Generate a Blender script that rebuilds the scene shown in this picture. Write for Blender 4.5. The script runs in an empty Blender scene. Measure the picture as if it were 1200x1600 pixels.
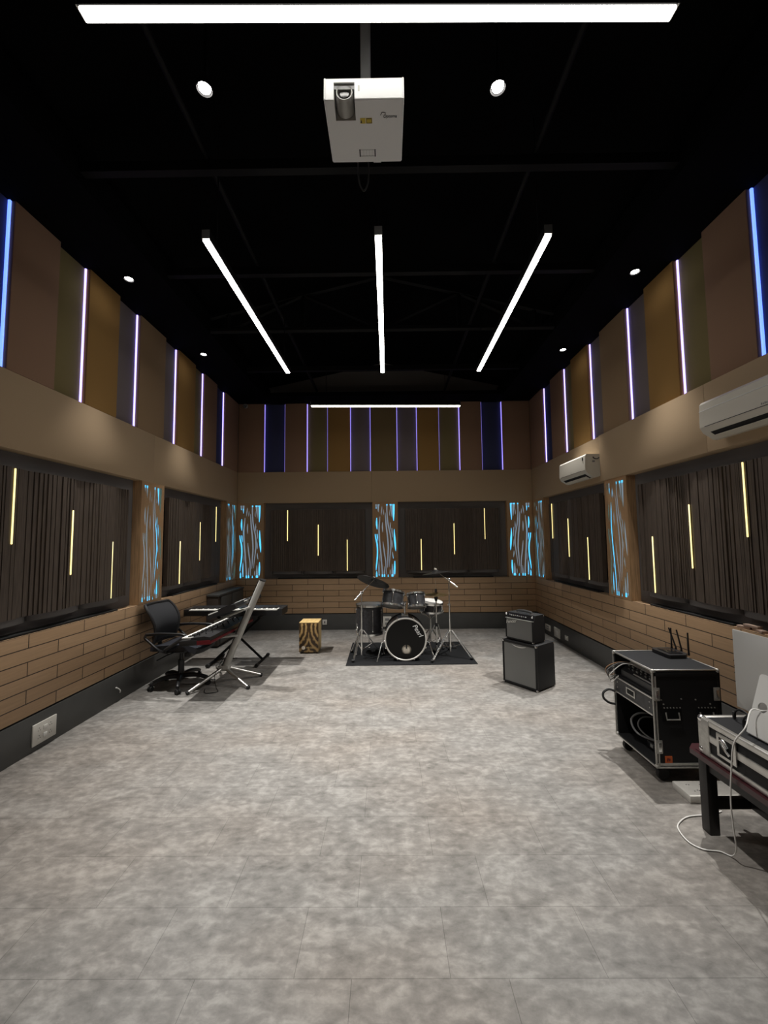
import bpy, bmesh, math, random
from mathutils import Matrix, Vector, Euler
random.seed(7)
SC = bpy.context.scene
COL = SC.collection
PI = math.pi

# ------------------------------------------------------------------ camera
PITCH, YAW, ROLL, FPX = 0.0685, -0.0069, -0.0098, 628.1
def set_camera():
    cp, sp, cy, sy = math.cos(PITCH), math.sin(PITCH), math.cos(YAW), math.sin(YAW)
    f = Vector((sy * cp, cy * cp, sp)); r = Vector((cy, -sy, 0)); u = r.cross(f)
    cr, sr = math.cos(ROLL), math.sin(ROLL)
    r2 = r * cr + u * sr; u2 = u * cr - r * sr
    cd = bpy.data.cameras.new('camera'); co = bpy.data.objects.new('camera', cd); COL.objects.link(co)
    m = Matrix((r2, u2, -f)).transposed().to_4x4(); m.translation = (0, 0, 1.7)
    co.matrix_world = m
    cd.sensor_fit = 'VERTICAL'; cd.sensor_height = 36; cd.lens = FPX / 1600 * 36
    cd.clip_start = 0.05
    SC.camera = co
set_camera()

# ------------------------------------------------------------------ world, exposure, light levels
w = bpy.data.worlds.new('world'); SC.world = w; w.use_nodes = True
w.node_tree.nodes['Background'].inputs[0].default_value = (0.5, 0.55, 0.65, 1)
w.node_tree.nodes['Background'].inputs[1].default_value = 0.0
SC.view_settings.view_transform = 'Standard'; SC.view_settings.look = 'None'
SC.view_settings.exposure = 0.15; SC.view_settings.gamma = 1.0
SC.view_settings.use_curve_mapping = False
BAR_WATT = 14.0         # radiance of the linear lights
SPOT_WATT = 620.0       # each downlight
LED_VIOLET = 3.0
LED_CYAN = 1.35
LED_YELLOW = 1.5

# ------------------------------------------------------------------ room numbers (metres)
DL, DR, YB, YF = 2.903, 2.82, 7.764, -1.6
Z_BASE, Z_WAIN, Z_BAND, Z_PANEL, Z_SOFFIT = 0.302, 0.964, 2.43, 3.035, 4.40
RECESS = 0.11

# ------------------------------------------------------------------ materials
def nodes_of(m):
    m.use_nodes = True
    return m.node_tree.nodes, m.node_tree.links, m.node_tree.nodes['Principled BSDF']
def mat(name, col, rough=0.5, metal=0.0, spec=0.5, var=0.0, scale=30.0, bump=0.0, coat=0.0):
    m = bpy.data.materials.new(name); N, L, b = nodes_of(m)
    b.inputs['Base Color'].default_value = (*col, 1); b.inputs['Roughness'].default_value = rough
    b.inputs['Metallic'].default_value = metal; b.inputs['Specular IOR Level'].default_value = spec
    b.inputs['Coat Weight'].default_value = coat
    if var or bump:
        tc = N.new('ShaderNodeTexCoord'); no = N.new('ShaderNodeTexNoise')
        no.inputs['Scale'].default_value = scale; no.inputs['Detail'].default_value = 4
        L.new(tc.outputs['UV'], no.inputs['Vector'])
        if var:
            rp = N.new('ShaderNodeValToRGB')
            rp.color_ramp.elements[0].color = (*[c * (1 - var) for c in col], 1)
            rp.color_ramp.elements[1].color = (*[min(1, c * (1 + var)) for c in col], 1)
            rp.color_ramp.elements[0].position = .3; rp.color_ramp.elements[1].position = .7
            L.new(no.outputs['Fac'], rp.inputs['Fac']); L.new(rp.outputs['Color'], b.inputs['Base Color'])
        if bump:
            bp = N.new('ShaderNodeBump'); bp.inputs['Strength'].default_value = bump; bp.inputs['Distance'].default_value = .002
            L.new(no.outputs['Fac'], bp.inputs['Height']); L.new(bp.outputs['Normal'], b.inputs['Normal'])
    return m
def emis(name, col, k, base=(.8, .8, .8)):
    m = bpy.data.materials.new(name); N, L, b = nodes_of(m)
    b.inputs['Base Color'].default_value = (*base, 1)
    b.inputs['Emission Color'].default_value = (*col, 1); b.inputs['Emission Strength'].default_value = k
    return m
def srgb(r, g, b):
    return tuple((c / 255 / 12.92 if c / 255 <= .04045 else ((c / 255 + .055) / 1.055) ** 2.4) for c in (r, g, b))

def floor_mat():
    m = bpy.data.materials.new('concrete_vinyl_tile'); N, L, b = nodes_of(m)
    tc = N.new('ShaderNodeTexCoord')
    mp = N.new('ShaderNodeMapping'); mp.inputs['Location'].default_value = (.155, .15, 0)
    L.new(tc.outputs['UV'], mp.inputs['Vector'])
    br = N.new('ShaderNodeTexBrick'); br.offset = .37; br.offset_frequency = 2
    for k, v in (('Scale', 1), ('Mortar Size', .0016), ('Brick Width', .61), ('Row Height', .305), ('Mortar Smooth', .3), ('Bias', 0)):
        br.inputs[k].default_value = v
    br.inputs['Color1'].default_value = (.475, .475, .475, 1); br.inputs['Color2'].default_value = (.525, .525, .525, 1)
    br.inputs['Mortar'].default_value = (.24, .24, .24, 1)
    L.new(mp.outputs['Vector'], br.inputs['Vector'])
    n1 = N.new('ShaderNodeTexNoise'); n1.inputs['Scale'].default_value = 5.5; n1.inputs['Detail'].default_value = 6; n1.inputs['Roughness'].default_value = .68
    n1.inputs['Distortion'].default_value = .15
    n2 = N.new('ShaderNodeTexNoise'); n2.inputs['Scale'].default_value = 22; n2.inputs['Detail'].default_value = 5; n2.inputs['Roughness'].default_value = .65
    n2.inputs['Distortion'].default_value = .25
    n3 = N.new('ShaderNodeTexNoise'); n3.inputs['Scale'].default_value = .9; n3.inputs['Detail'].default_value = 2
    mp2 = N.new('ShaderNodeMapping'); mp2.inputs['Scale'].default_value = (.75, 1.2, 1)
    L.new(tc.outputs['UV'], mp2.inputs['Vector'])
    for n in (n1, n2, n3): L.new(mp2.outputs['Vector'], n.inputs['Vector'])
    def math_(op, a, bb):
        q = N.new('ShaderNodeMath'); q.operation = op
        for i, v in enumerate((a, bb)):
            if isinstance(v, (int, float)): q.inputs[i].default_value = v
            else: L.new(v, q.inputs[i])
        return q.outputs[0]
    s = math_('ADD', math_('MULTIPLY', n1.outputs['Fac'], .55), math_('MULTIPLY', n2.outputs['Fac'], .45))
    sep = N.new('ShaderNodeSeparateColor'); L.new(br.outputs['Color'], sep.inputs[0])
    s = math_('ADD', s, math_('MULTIPLY', math_('SUBTRACT', sep.outputs[0], .5), .6))
    rp = N.new('ShaderNodeValToRGB'); e = rp.color_ramp.elements
    e[0].position = .29; e[0].color = (.092, .088, .081, 1)
    e[1].position = .71; e[1].color = (.335, .325, .305, 1)
    k = rp.color_ramp.elements.new(.5); k.color = (.192, .184, .172, 1)
    L.new(s, rp.inputs['Fac'])
    mx = N.new('ShaderNodeMixRGB'); mx.blend_type = 'MULTIPLY'; mx.inputs[2].default_value = (1, .95, .91, 1)
    L.new(rp.outputs['Color'], mx.inputs[1])
    r3 = N.new('ShaderNodeValToRGB'); r3.color_ramp.elements[0].position = .42; r3.color_ramp.elements[1].position = .62
    L.new(n3.outputs['Fac'], r3.inputs['Fac']); L.new(r3.outputs['Color'], mx.inputs[0])
    L.new(mx.outputs['Color'], b.inputs['Base Color'])
    b.inputs['Roughness'].default_value = .5; b.inputs['Specular IOR Level'].default_value = .35
    bp = N.new('ShaderNodeBump'); bp.inputs['Strength'].default_value = .15; bp.inputs['Distance'].default_value = .002
    L.new(n2.outputs['Fac'], bp.inputs['Height']); L.new(bp.outputs['Normal'], b.inputs['Normal'])
    return m

def plank_mat(name, shift, c1, c2):
    """oak cladding planks 0.6 x 0.11 m with dark joints, coordinates in metres"""
    m = bpy.data.materials.new(name); N, L, b = nodes_of(m)
    tc = N.new('ShaderNodeTexCoord'); mp = N.new('ShaderNodeMapping')
    mp.inputs['Location'].default_value = (shift, -Z_BASE, 0); L.new(tc.outputs['UV'], mp.inputs['Vector'])
    br = N.new('ShaderNodeTexBrick'); br.offset = .5; br.offset_frequency = 2
    for k, v in (('Scale', 1), ('Mortar Size', .0042), ('Brick Width', .598), ('Row Height', .1103), ('Mortar Smooth', .1), ('Bias', 0)):
        br.inputs[k].default_value = v
    br.inputs['Color1'].default_value = (*c1, 1); br.inputs['Color2'].default_value = (*c2, 1)
    br.inputs['Mortar'].default_value = (.035, .02, .012, 1)
    L.new(mp.outputs['Vector'], br.inputs['Vector'])
    g = N.new('ShaderNodeTexNoise'); mg = N.new('ShaderNodeMapping'); mg.inputs['Scale'].default_value = (4, 70, 1)
    L.new(tc.outputs['UV'], mg.inputs['Vector']); L.new(mg.outputs['Vector'], g.inputs['Vector'])
    g.inputs['Scale'].default_value = 1; g.inputs['Detail'].default_value = 5
    mr = N.new('ShaderNodeMapRange'); mr.inputs[3].default_value = .78; mr.inputs[4].default_value = 1.18
    L.new(g.outputs['Fac'], mr.inputs[0])
    mx = N.new('ShaderNodeMixRGB'); mx.blend_type = 'MULTIPLY'; mx.inputs[0].default_value = 1
    L.new(br.outputs['Color'], mx.inputs[1]); L.new(mr.outputs[0], mx.inputs[2])
    L.new(mx.outputs['Color'], b.inputs['Base Color'])
    bp = N.new('ShaderNodeBump'); bp.invert = True; bp.inputs['Strength'].default_value = .6; bp.inputs['Distance'].default_value = .004
    L.new(br.outputs['Fac'], bp.inputs['Height']); L.new(bp.outputs['Normal'], b.inputs['Normal'])
    b.inputs['Roughness'].default_value = .55
    return m

def wood_mat(name, col, sx=70, sy=4, amt=.2):
    m = bpy.data.materials.new(name); N, L, b = nodes_of(m)
    tc = N.new('ShaderNodeTexCoord'); mg = N.new('ShaderNodeMapping'); mg.inputs['Scale'].default_value = (sx, sy, 1)
    g = N.new('ShaderNodeTexNoise'); g.inputs['Scale'].default_value = 1; g.inputs['Detail'].default_value = 5
    L.new(tc.outputs['UV'], mg.inputs['Vector']); L.new(mg.outputs['Vector'], g.inputs['Vector'])
    rp = N.new('ShaderNodeValToRGB')
    rp.color_ramp.elements[0].color = (*[c * (1 - amt) for c in col], 1); rp.color_ramp.elements[1].color = (*[c * (1 + amt) for c in col], 1)
    rp.color_ramp.elements[0].position = .35; rp.color_ramp.elements[1].position = .65
    L.new(g.outputs['Fac'], rp.inputs['Fac']); L.new(rp.outputs['Color'], b.inputs['Base Color'])
    b.inputs['Roughness'].default_value = .55
    return m

def cajon_mat():
    """mirror-matched figured veneer: curved light bands on dark brown"""
    m = bpy.data.materials.new('figured_veneer'); N, L, b = nodes_of(m)
    tc = N.new('ShaderNodeTexCoord'); sp = N.new('ShaderNodeSeparateXYZ'); L.new(tc.outputs['UV'], sp.inputs[0])
    ab = N.new('ShaderNodeMath'); ab.operation = 'ABSOLUTE'; L.new(sp.outputs[0], ab.inputs[0])
    cb = N.new('ShaderNodeCombineXYZ'); L.new(ab.outputs[0], cb.inputs[0]); L.new(sp.outputs[1], cb.inputs[1])
    mp = N.new('ShaderNodeMapping'); mp.inputs['Location'].default_value = (-.19, -.24, 0); mp.inputs['Scale'].default_value = (1.0, .62, 1)
    L.new(cb.outputs[0], mp.inputs['Vector'])
    wv = N.new('ShaderNodeTexWave'); wv.wave_type = 'RINGS'; wv.rings_direction = 'Z'
    wv.inputs['Scale'].default_value = 5.2; wv.inputs['Distortion'].default_value = 2.2; wv.inputs['Detail'].default_value = 3; wv.inputs['Detail Scale'].default_value = 5
    L.new(mp.outputs['Vector'], wv.inputs['Vector'])
    rp = N.new('ShaderNodeValToRGB')
    rp.color_ramp.elements[0].color = (.045, .025, .010, 1); rp.color_ramp.elements[1].color = (.42, .27, .11, 1)
    rp.color_ramp.elements[0].position = .35; rp.color_ramp.elements[1].position = .95
    L.new(wv.outputs['Fac'], rp.inputs['Fac']); L.new(rp.outputs['Color'], b.inputs['Base Color'])
    b.inputs['Roughness'].default_value = .4
    return m

M = {}
M['floor'] = floor_mat()
M['plank_side'] = plank_mat('oak_planks_side', -.30, (.41, .265, .150), (.47, .31, .18))
M['plank_back'] = plank_mat('oak_planks_back', .33, (.41, .265, .150), (.47, .31, .18))
M['oak'] = wood_mat('oak_veneer', (.44, .27, .14))
M['oak_ledge'] = wood_mat('oak_ledge', (.46, .29, .155), 4, 60)
M['base'] = mat('charcoal_laminate', (.062, .062, .060), .42, var=.08, scale=6)
M['black'] = mat('matt_black', (.006, .006, .006), .8)
M['ceil'] = mat('black_painted_ceiling', (.0022, .0022, .0024), .9, spec=.04, var=.3, scale=2)
M['steel_black'] = mat('black_painted_steel', (.004, .004, .0042), .6, spec=.15)
M['band'] = mat('taupe_fabric', (.43, .315, .20), .9, spec=.15, var=.10, scale=260, bump=.5)
M['recess'] = mat('charcoal_fabric', (.17, .16, .155), .92, spec=.1, var=.18, scale=320, bump=.5)
FAB = {'brown': (.195, .120, .080), 'navy': (.035, .040, .085), 'olive': (.150, .122, .057), 'ochre': (.225, .130, .045),
       'grey': (.125, .105, .105), 'taupe': (.20, .135, .080), 'umber': (.13, .095, .05)}
for k, v in FAB.items(): M['fab_' + k] = mat(k + '_fabric', tuple(c * 1.4 for c in v), .92, spec=.12, var=.10, scale=260, bump=.4)
M['slat'] = wood_mat('dark_walnut_slat', (.095, .072, .056), 120, 5, .28)
M['bar'] = emis('opal_diffuser', (1, .965, .90), BAR_WATT)
M['bar_dim'] = emis('opal_diffuser_dimmed', (1, .95, .85), BAR_WATT * .55)
M['spot'] = emis('downlight_lens', (1, .96, .92), 30)
M['violet'] = emis('violet_led', (.33, .28, 1), LED_VIOLET)
M['blue'] = emis('blue_led', (.10, .20, 1), LED_VIOLET * .8)
M['cyan'] = emis('cyan_led', (.035, .50, .92), LED_CYAN)
M['yellow'] = emis('yellow_led', (1, .80, .30), LED_YELLOW)
M['alu'] = mat('aluminium', (.62, .61, .58), .38, 1.0)
M['alu_dull'] = mat('dull_aluminium', (.50, .49, .46), .5, .85, var=.12, scale=40)
M['alu_grey'] = mat('anodised_grey', (.40, .395, .37), .45, .25)
M['chrome'] = mat('chrome', (.80, .80, .78), .24, 1.0)
M['hoop'] = mat('silver_hoop', (.62, .60, .56), .35, .35)
M['imac'] = mat('bead_blasted_aluminium', (.46, .455, .44), .5, .3)
M['stand'] = mat('pale_aluminium', (.68, .675, .65), .42, .3)
M['white_plastic'] = mat('white_plastic', (.70, .69, .65), .35)
M['white_paint'] = mat('white_enamel', (.86, .87, .87), .4)
M['ac_white'] = mat('ivory_plastic', (.62, .585, .505), .32)
M['grey_plastic'] = mat('grey_plastic', (.22, .22, .22), .45)
M['plate'] = mat('socket_plastic', (.60, .58, .53), .4)
M['lavender'] = mat('pale_notice_paper', (.55, .52, .56), .6, var=.2, scale=90)
M['teal'] = mat('teal_ink', (.06, .30, .30), .5)
M['ink'] = mat('dark_ink', (.015, .015, .018), .6)
M['rubber'] = mat('black_rubber', (.010, .010, .010), .7)
M['tolex'] = mat('black_vinyl', (.007, .007, .0075), .55, spec=.3, var=.3, scale=300, bump=.5)
M['plastic'] = mat('black_plastic', (.013, .013, .014), .38)
M['gloss'] = mat('gloss_black', (.008, .008, .009), .18)
M['grille'] = mat('silver_grille_cloth', (.15, .15, .143), .75, var=.2, scale=420, bump=.4)
M['mesh_fab'] = mat('black_mesh_fabric', (.014, .015, .018), .8, var=.3, scale=400)
M['leather'] = mat('black_leatherette', (.014, .016, .022), .42, bump=.3, scale=200)
M['shell'] = mat('charcoal_oak_wrap', (.024, .024, .027), .45, var=.5, scale=28)
M['skin'] = mat('white_drum_head', (.80, .79, .76), .5)
M['skin_black'] = mat('black_drum_head', (.003, .003, .003), .3, spec=.25)
M['smoke_skin'] = mat('smoked_drum_head', (.09, .085, .08), .35)
M['brass'] = mat('cymbal_bronze', (.50, .38, .20), .34, 1.0)
M['cym_black'] = mat('dark_cymbal', (.035, .034, .033), .42, .6)
M['mat'] = mat('black_drum_mat', (.011, .0115, .0125), .9, spec=.12, var=.25, scale=80, bump=.4)
M['cajon'] = cajon_mat()
M['ply'] = wood_mat('birch_ply', (.66, .47, .20), 30, 4, .12)
M['ply_side'] = wood_mat('birch_ply_side', (.40, .28, .12), 30, 4, .12)  # same birch ply scaled darker, shade of the sides put into the colour
M['key_white'] = mat('white_keys', (.80, .79, .74), .3)
M['red'] = mat('red_paint', (.11, .006, .010), .35)
M['maroon'] = mat('maroon_varnish', (.036, .008, .010), .35, coat=.2)
M['darkwood'] = mat('ebonised_wood', (.010, .008, .008), .45)
M['cable_white'] = mat('white_cable', (.74, .73, .70), .45)
M['cable_grey'] = mat('grey_cable', (.16, .16, .16), .5)
M['orange'] = mat('orange_sticker', (.52, .10, .015), .6)
M['yellow_label'] = mat('yellow_label', (.62, .46, .03), .5)
M['tan_cable'] = mat('tan_cable', (.30, .17, .09), .5)
M['cab_grey'] = mat('slate_panel', (.065, .067, .066), .45)
M['cab_brown'] = mat('dark_brown_laminate', (.040, .030, .024), .5)
M['pinkwood'] = wood_mat('pale_offcut_wood', (.46, .33, .26), 20, 5, .2)
M['polystyrene'] = mat('off_white_board', (.52, .50, .46), .7, var=.06, scale=20)
M['glow_back'] = emis('glowing_back_panel', (.13, .17, .22), .9, (.5, .5, .5))  # glow added to the plain backing, standing in for LED light in the cavity
M['felt'] = mat('pale_felt', (.72, .66, .56), .9)
M['lid_grey'] = mat('charcoal_board', (.011, .0115, .013), .7, spec=.25, var=.2, scale=200)

# ------------------------------------------------------------------ mesh helpers
def V(*a): return Vector(a)
class MB:
    """collects shapes in one bmesh; build() links them as ONE mesh object"""
    def __init__(s, xf=None): s.bm = bmesh.new(); s.xf = xf
    def box(s, x0, x1, y0, y1, z0, z1, bev=0, seg=2, R=None):
        m = Matrix.Translation(((x0 + x1) / 2, (y0 + y1) / 2, (z0 + z1) / 2)) @ Matrix.Diagonal((abs(x1 - x0), abs(y1 - y0), abs(z1 - z0), 1))
        if R is not None: m = R @ m
        vs = bmesh.ops.create_cube(s.bm, size=1, matrix=m)['verts']
        if bev:
            es = list({e for v in vs for e in v.link_edges})
            bmesh.ops.bevel(s.bm, geom=es, offset=bev, segments=seg, profile=.5, affect='EDGES')
        return s
    def cyl(s, p0, p1, r0, r1=None, seg=16, bev=0):
        p0, p1 = Vector(p0), Vector(p1); r1 = r0 if r1 is None else r1
        d = p1 - p0; q = d.to_track_quat('Z', 'Y').to_matrix().to_4x4()
        m = Matrix.Translation((p0 + p1) / 2) @ q
        bmesh.ops.create_cone(s.bm, cap_ends=True, segments=seg, radius1=r0, radius2=max(r1, 1e-5), depth=d.length, matrix=m)
        return s
    def sph(s, c, r, sc=(1, 1, 1), u=16, v=10):
        m = Matrix.Translation(c) @ Matrix.Diagonal((*[r * k for k in sc], 1))
        bmesh.ops.create_uvsphere(s.bm, u_segments=u, v_segments=v, radius=1, matrix=m); return s
    def lathe(s, prof, seg=32, m=Matrix()):
        """profile of (radius, z) turned round local z"""
        rings = []
        for r, z in prof:
            if r < 1e-5: rings.append([s.bm.verts.new(m @ V(0, 0, z))])
            else: rings.append([s.bm.verts.new(m @ V(r * math.cos(2 * PI * i / seg), r * math.sin(2 * PI * i / seg), z)) for i in range(seg)])
        for a, b in zip(rings, rings[1:]):
            for i in range(seg):
                j = (i + 1) % seg
                if len(a) == 1 and len(b) == 1: continue
                if len(a) == 1: s.bm.faces.new((a[0], b[i], b[j]))
                elif len(b) == 1: s.bm.faces.new((a[i], a[j], b[0]))
                else: s.bm.faces.new((a[i], a[j], b[j], b[i]))
        return s
    def prism(s, poly, m, h):
        """polygon in local xy pushed h along local z"""
        a = [s.bm.verts.new(m @ V(x, y, 0)) for x, y in poly]; b = [s.bm.verts.new(m @ V(x, y, h)) for x, y in poly]
        n = len(a)
        s.bm.faces.new(a[::-1]); s.bm.faces.new(b)
        for i in range(n): s.bm.faces.new((a[i], a[(i + 1) % n], b[(i + 1) % n], b[i]))
        return s
    def tube(s, pts, r, seg=8, smooth=6, closed=False, flat=1.0):
        P = [Vector(p) for p in pts]
        if smooth: P = spline(P, smooth, closed)
        n = len(P); rings = []; up = None
        for i, p in enumerate(P):
            if closed: t = P[(i + 1) % n] - P[i - 1]
            else: t = P[min(i + 1, n - 1)] - P[max(i - 1, 0)]
            t.normalize()
            if up is None: up = t.orthogonal().normalized()
            up = (up - t * up.dot(t)).normalized(); sd = t.cross(up)
            rr = r(i / (n - 1)) if callable(r) else r
            rings.append([s.bm.verts.new(p + up * (rr * math.cos(2 * PI * k / seg)) + sd * (rr * flat * math.sin(2 * PI * k / seg))) for k in range(seg)])
        for i in range(n if closed else n - 1):
            a, b = rings[i], rings[(i + 1) % n]
            for k in range(seg):
                try: s.bm.faces.new((a[k], a[(k + 1) % seg], b[(k + 1) % seg], b[k]))
                except ValueError: pass
        if not closed:
            s.bm.faces.new(rings[0][::-1]); s.bm.faces.new(rings[-1])
        return s
    def sheet(s, grid, t):
        """grid of points given thickness t along the local normal"""
        nu, nv = len(grid), len(grid[0]); G = [[Vector(p) for p in row] for row in grid]
        def nrm(i, j):
            du = G[min(i + 1, nu - 1)][j] - G[max(i - 1, 0)][j]; dv = G[i][min(j + 1, nv - 1)] - G[i][max(j - 1, 0)]
            return du.cross(dv).normalized()
        A = [[s.bm.verts.new(G[i][j] + nrm(i, j) * t / 2) for j in range(nv)] for i in range(nu)]
        B = [[s.bm.verts.new(G[i][j] - nrm(i, j) * t / 2) for j in range(nv)] for i in range(nu)]
        for i in range(nu - 1):
            for j in range(nv - 1):
                s.bm.faces.new((A[i][j], A[i + 1][j], A[i + 1][j + 1], A[i][j + 1]))
                s.bm.faces.new((B[i][j], B[i][j + 1], B[i + 1][j + 1], B[i + 1][j]))
        for i in range(nu - 1):
            s.bm.faces.new((A[i][0], B[i][0], B[i + 1][0], A[i + 1][0])); s.bm.faces.new((A[i][-1], A[i + 1][-1], B[i + 1][-1], B[i][-1]))
        for j in range(nv - 1):
            s.bm.faces.new((A[0][j], A[0][j + 1], B[0][j + 1], B[0][j])); s.bm.faces.new((A[-1][j], B[-1][j], B[-1][j + 1], A[-1][j + 1]))
        return s
    def build(s, name, m, parent=None, world=False, smooth=True, angle=35):
        bm = s.bm
        if s.xf is not None: bmesh.ops.transform(bm, matrix=s.xf, verts=bm.verts)
        bmesh.ops.recalc_face_normals(bm, faces=bm.faces)
        bm.normal_update()
        uv = bm.loops.layers.uv.new('UVMap')
        for f in bm.faces:
            n = f.normal; ax = max(range(3), key=lambda i: abs(n[i]))
            for l in f.loops:
                c = l.vert.co; l[uv].uv = (c.y, c.z) if ax == 0 else (c.x, c.z) if ax == 1 else (c.x, c.y)
        if world and parent is not None:
            bmesh.ops.translate(bm, vec=-top(parent).location, verts=bm.verts)
        me = bpy.data.meshes.new(name); bm.to_mesh(me); bm.free()
        if smooth:
            me.shade_smooth(); me.set_sharp_from_angle(angle=math.radians(angle))
        me.materials.append(M[m] if isinstance(m, str) else m)
        o = bpy.data.objects.new(name, me); COL.objects.link(o)
        if parent is not None: o.parent = parent
        return o
def top(o):
    while o.parent is not None: o = o.parent
    return o
def spline(P, k, closed=False):
    out = []; n = len(P)
    for i in range(n if closed else n - 1):
        if closed: a, b, c, d = P[i - 1], P[i], P[(i + 1) % n], P[(i + 2) % n]
        else: a, b, c, d = P[max(i - 1, 0)], P[i], P[i + 1], P[min(i + 2, n - 1)]
        for j in range(k):
            t = j / k
            out.append(.5 * ((2 * b) + (c - a) * t + (2 * a - 5 * b + 4 * c - d) * t * t + (3 * b - a - 3 * c + d) * t ** 3))
    if not closed: out.append(P[-1].copy())
    return out
def thing(name, label, cat, loc=(0, 0, 0), rz=0, group=None):
    o = bpy.data.objects.new(name, None); COL.objects.link(o); o.empty_display_size = .1
    o.location = loc; o.rotation_euler = (0, 0, rz)
    return tag(o, label, cat, group)
def tag(o, label, cat, group=None):
    o['label'] = label; o['category'] = cat
    if group: o['group'] = group
    return o
def struct(o): o['kind'] = 'structure'; return o
def dup(root, loc, rz=None, label=None):
    r = root.copy(); COL.objects.link(r); r.location = loc
    if rz is not None: r.rotation_euler = (0, 0, rz)
    if label: r['label'] = label
    for ch in root.children:
        c = ch.copy(); COL.objects.link(c); c.parent = r
        for g in ch.children:
            d = g.copy(); COL.objects.link(d); d.parent = c
    return r
def text(name, body, size, mx, m, parent, shear=0, depth=.0008, align='CENTER'):
    cu = bpy.data.curves.new(name, 'FONT'); cu.body = body; cu.size = size; cu.shear = shear; cu.extrude = depth
    cu.align_x = align; cu.align_y = 'CENTER'
    o = bpy.data.objects.new(name, cu); COL.objects.link(o)
    me = bpy.data.meshes.new_from_object(o.evaluated_get(bpy.context.evaluated_depsgraph_get()))
    bpy.data.objects.remove(o); me.transform(mx); me.materials.clear(); me.materials.append(M[m])
    t = bpy.data.objects.new(name, me); COL.objects.link(t); t.parent = parent
    return t
def axes(o, x, y):
    """matrix with local x, y along the given directions, origin o"""
    x, y = Vector(x).normalized(), Vector(y).normalized(); z = x.cross(y)
    m = Matrix((x, y, z)).transposed().to_4x4(); m.translation = o; return m
ORD = ['first', 'second', 'third', 'fourth', 'fifth', 'sixth', 'seventh', 'eighth', 'ninth', 'tenth', 'eleventh', 'twelfth', 'thirteenth', 'fourteenth', 'fifteenth', 'sixteenth']
# wall frames: u along the wall, v out into the room, z up
WX = {'left': Matrix(((0, 1, 0, -DL), (1, 0, 0, 0), (0, 0, 1, 0), (0, 0, 0, 1))),
      'right': Matrix(((0, -1, 0, DR), (1, 0, 0, 0), (0, 0, 1, 0), (0, 0, 0, 1))),
      'back': Matrix(((1, 0, 0, 0), (0, -1, 0, YB), (0, 0, 1, 0), (0, 0, 0, 1)))}
WNAME = {'left': 'chair-side wall', 'right': 'air-conditioner wall', 'back': 'drum-side wall'}

# ================================================================== SETTING
def sbox(name, m, x0, x1, y0, y1, z0, z1, xf=None, bev=0):
    return struct(MB(xf).box(x0, x1, y0, y1, z0, z1, bev=bev).build(name, m))
sbox('floor', 'floor', -DL - .4, DR + .4, YF - .3, YB + .4, -.12, 0)
UR = {'left': (YF, YB + .3), 'right': (YF, YB + .3), 'back': (-DL - .3, DR + .3)}
for s in ('left', 'right', 'back'):
    a, b = UR[s]
    sbox('wall_' + s, 'recess', a, b, -.34, -RECESS, 0, 5.3, WX[s])
    sbox('baseboard_' + s, 'base', a if s != 'back' else -DL, b if s == 'back' else YB, -RECESS, .004, 0, Z_BASE - .008, WX[s], bev=.003)
sbox('wall_front', 'band', -DL - .34, DR + .34, YF - .25, YF, 0, 5.3)
TR = [0]
def trim(m, x0, x1, y0, y1, z0, z1, xf=None, bev=0):
    TR[0] += 1
    return sbox('trim_%d' % TR[0], m, x0, x1, y0, y1, z0, z1, xf, bev)
# oak plank wainscot with a black shadow gap under it
for s in ('left', 'right', 'back'):
    a, b = (YF, YB) if s != 'back' else (-DL, DR)
    trim('plank_back' if s == 'back' else 'plank_side', a, b, -RECESS, 0, Z_BASE + .008, Z_WAIN, WX[s], .002)
    trim('black', a, b, -RECESS, -.012, Z_BASE - .008, Z_BASE + .008, WX[s])
# taupe fabric band above the recesses
for s, cuts in (('left', (YF, 2.36, 4.96, YB)), ('back', (-DL, -.29, DR))):
    for a, b in zip(cuts, cuts[1:]):
        trim('band', a + .001, b - .001, -RECESS, 0, Z_BAND, Z_PANEL, WX[s], .003)
trim('band', 5.235, YB, -RECESS, 0, Z_BAND, Z_PANEL, WX['right'], .003)
trim('band', 3.48, 5.234, -RECESS, .022, Z_BAND, Z_PANEL, WX['right'], .003)
trim('band', YF, 3.478, -RECESS, .022, Z_BAND, Z_PANEL, WX['right'], .003)
# fabric wall behind the camera end of the side walls
for s in ('left', 'right'):
    trim('band', YF, 2.12, -RECESS, 0, Z_WAIN, Z_BAND, WX[s], .003)
    trim('fab_brown', YF, .6, -RECESS, 0, Z_PANEL, Z_SOFFIT, WX[s], .003)
# roof, soffits, trusses
cx = -.05
roof = MB()
roof.prism([(-DL - .35, 4.56), (cx, 5.25), (DR + .35, 4.56), (DR + .35, 4.62), (cx, 5.31), (-DL - .35, 4.62)],
           Matrix(((1, 0, 0, 0), (0, 0, -1, YB + .35), (0, 1, 0, 0), (0, 0, 0, 1))), YB + .35 - YF + .25)
struct(roof.build('ceiling', 'ceil'))
trim('ceil', -DL - .2, -2.28, YF, YB, Z_SOFFIT, 4.47); trim('ceil', -2.32, -2.28, YF, YB, 4.47, 4.66)
trim('ceil', 2.20, DR + .2, YF, YB, Z_SOFFIT, 4.47); trim('ceil', 2.20, 2.24, YF, YB, 4.47, 4.66)
trim('ceil', -2.28, 2.20, 7.36, YB + .1, Z_SOFFIT, 4.47)
for y in (2.85, 4.04, 6.45):
    trim('steel_black', -2.85, 2.8, y - .03, y + .03, 4.48, 4.56)
for x, a in ((-1.33, .002), (1.14, .002)):
    o = struct(MB().cyl((x, YF, 4.585), (x, 7.6, 4.585), .022, seg=12).build('trim_%d' % (TR[0] + 1), 'steel_black')); TR[0] += 1
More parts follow.
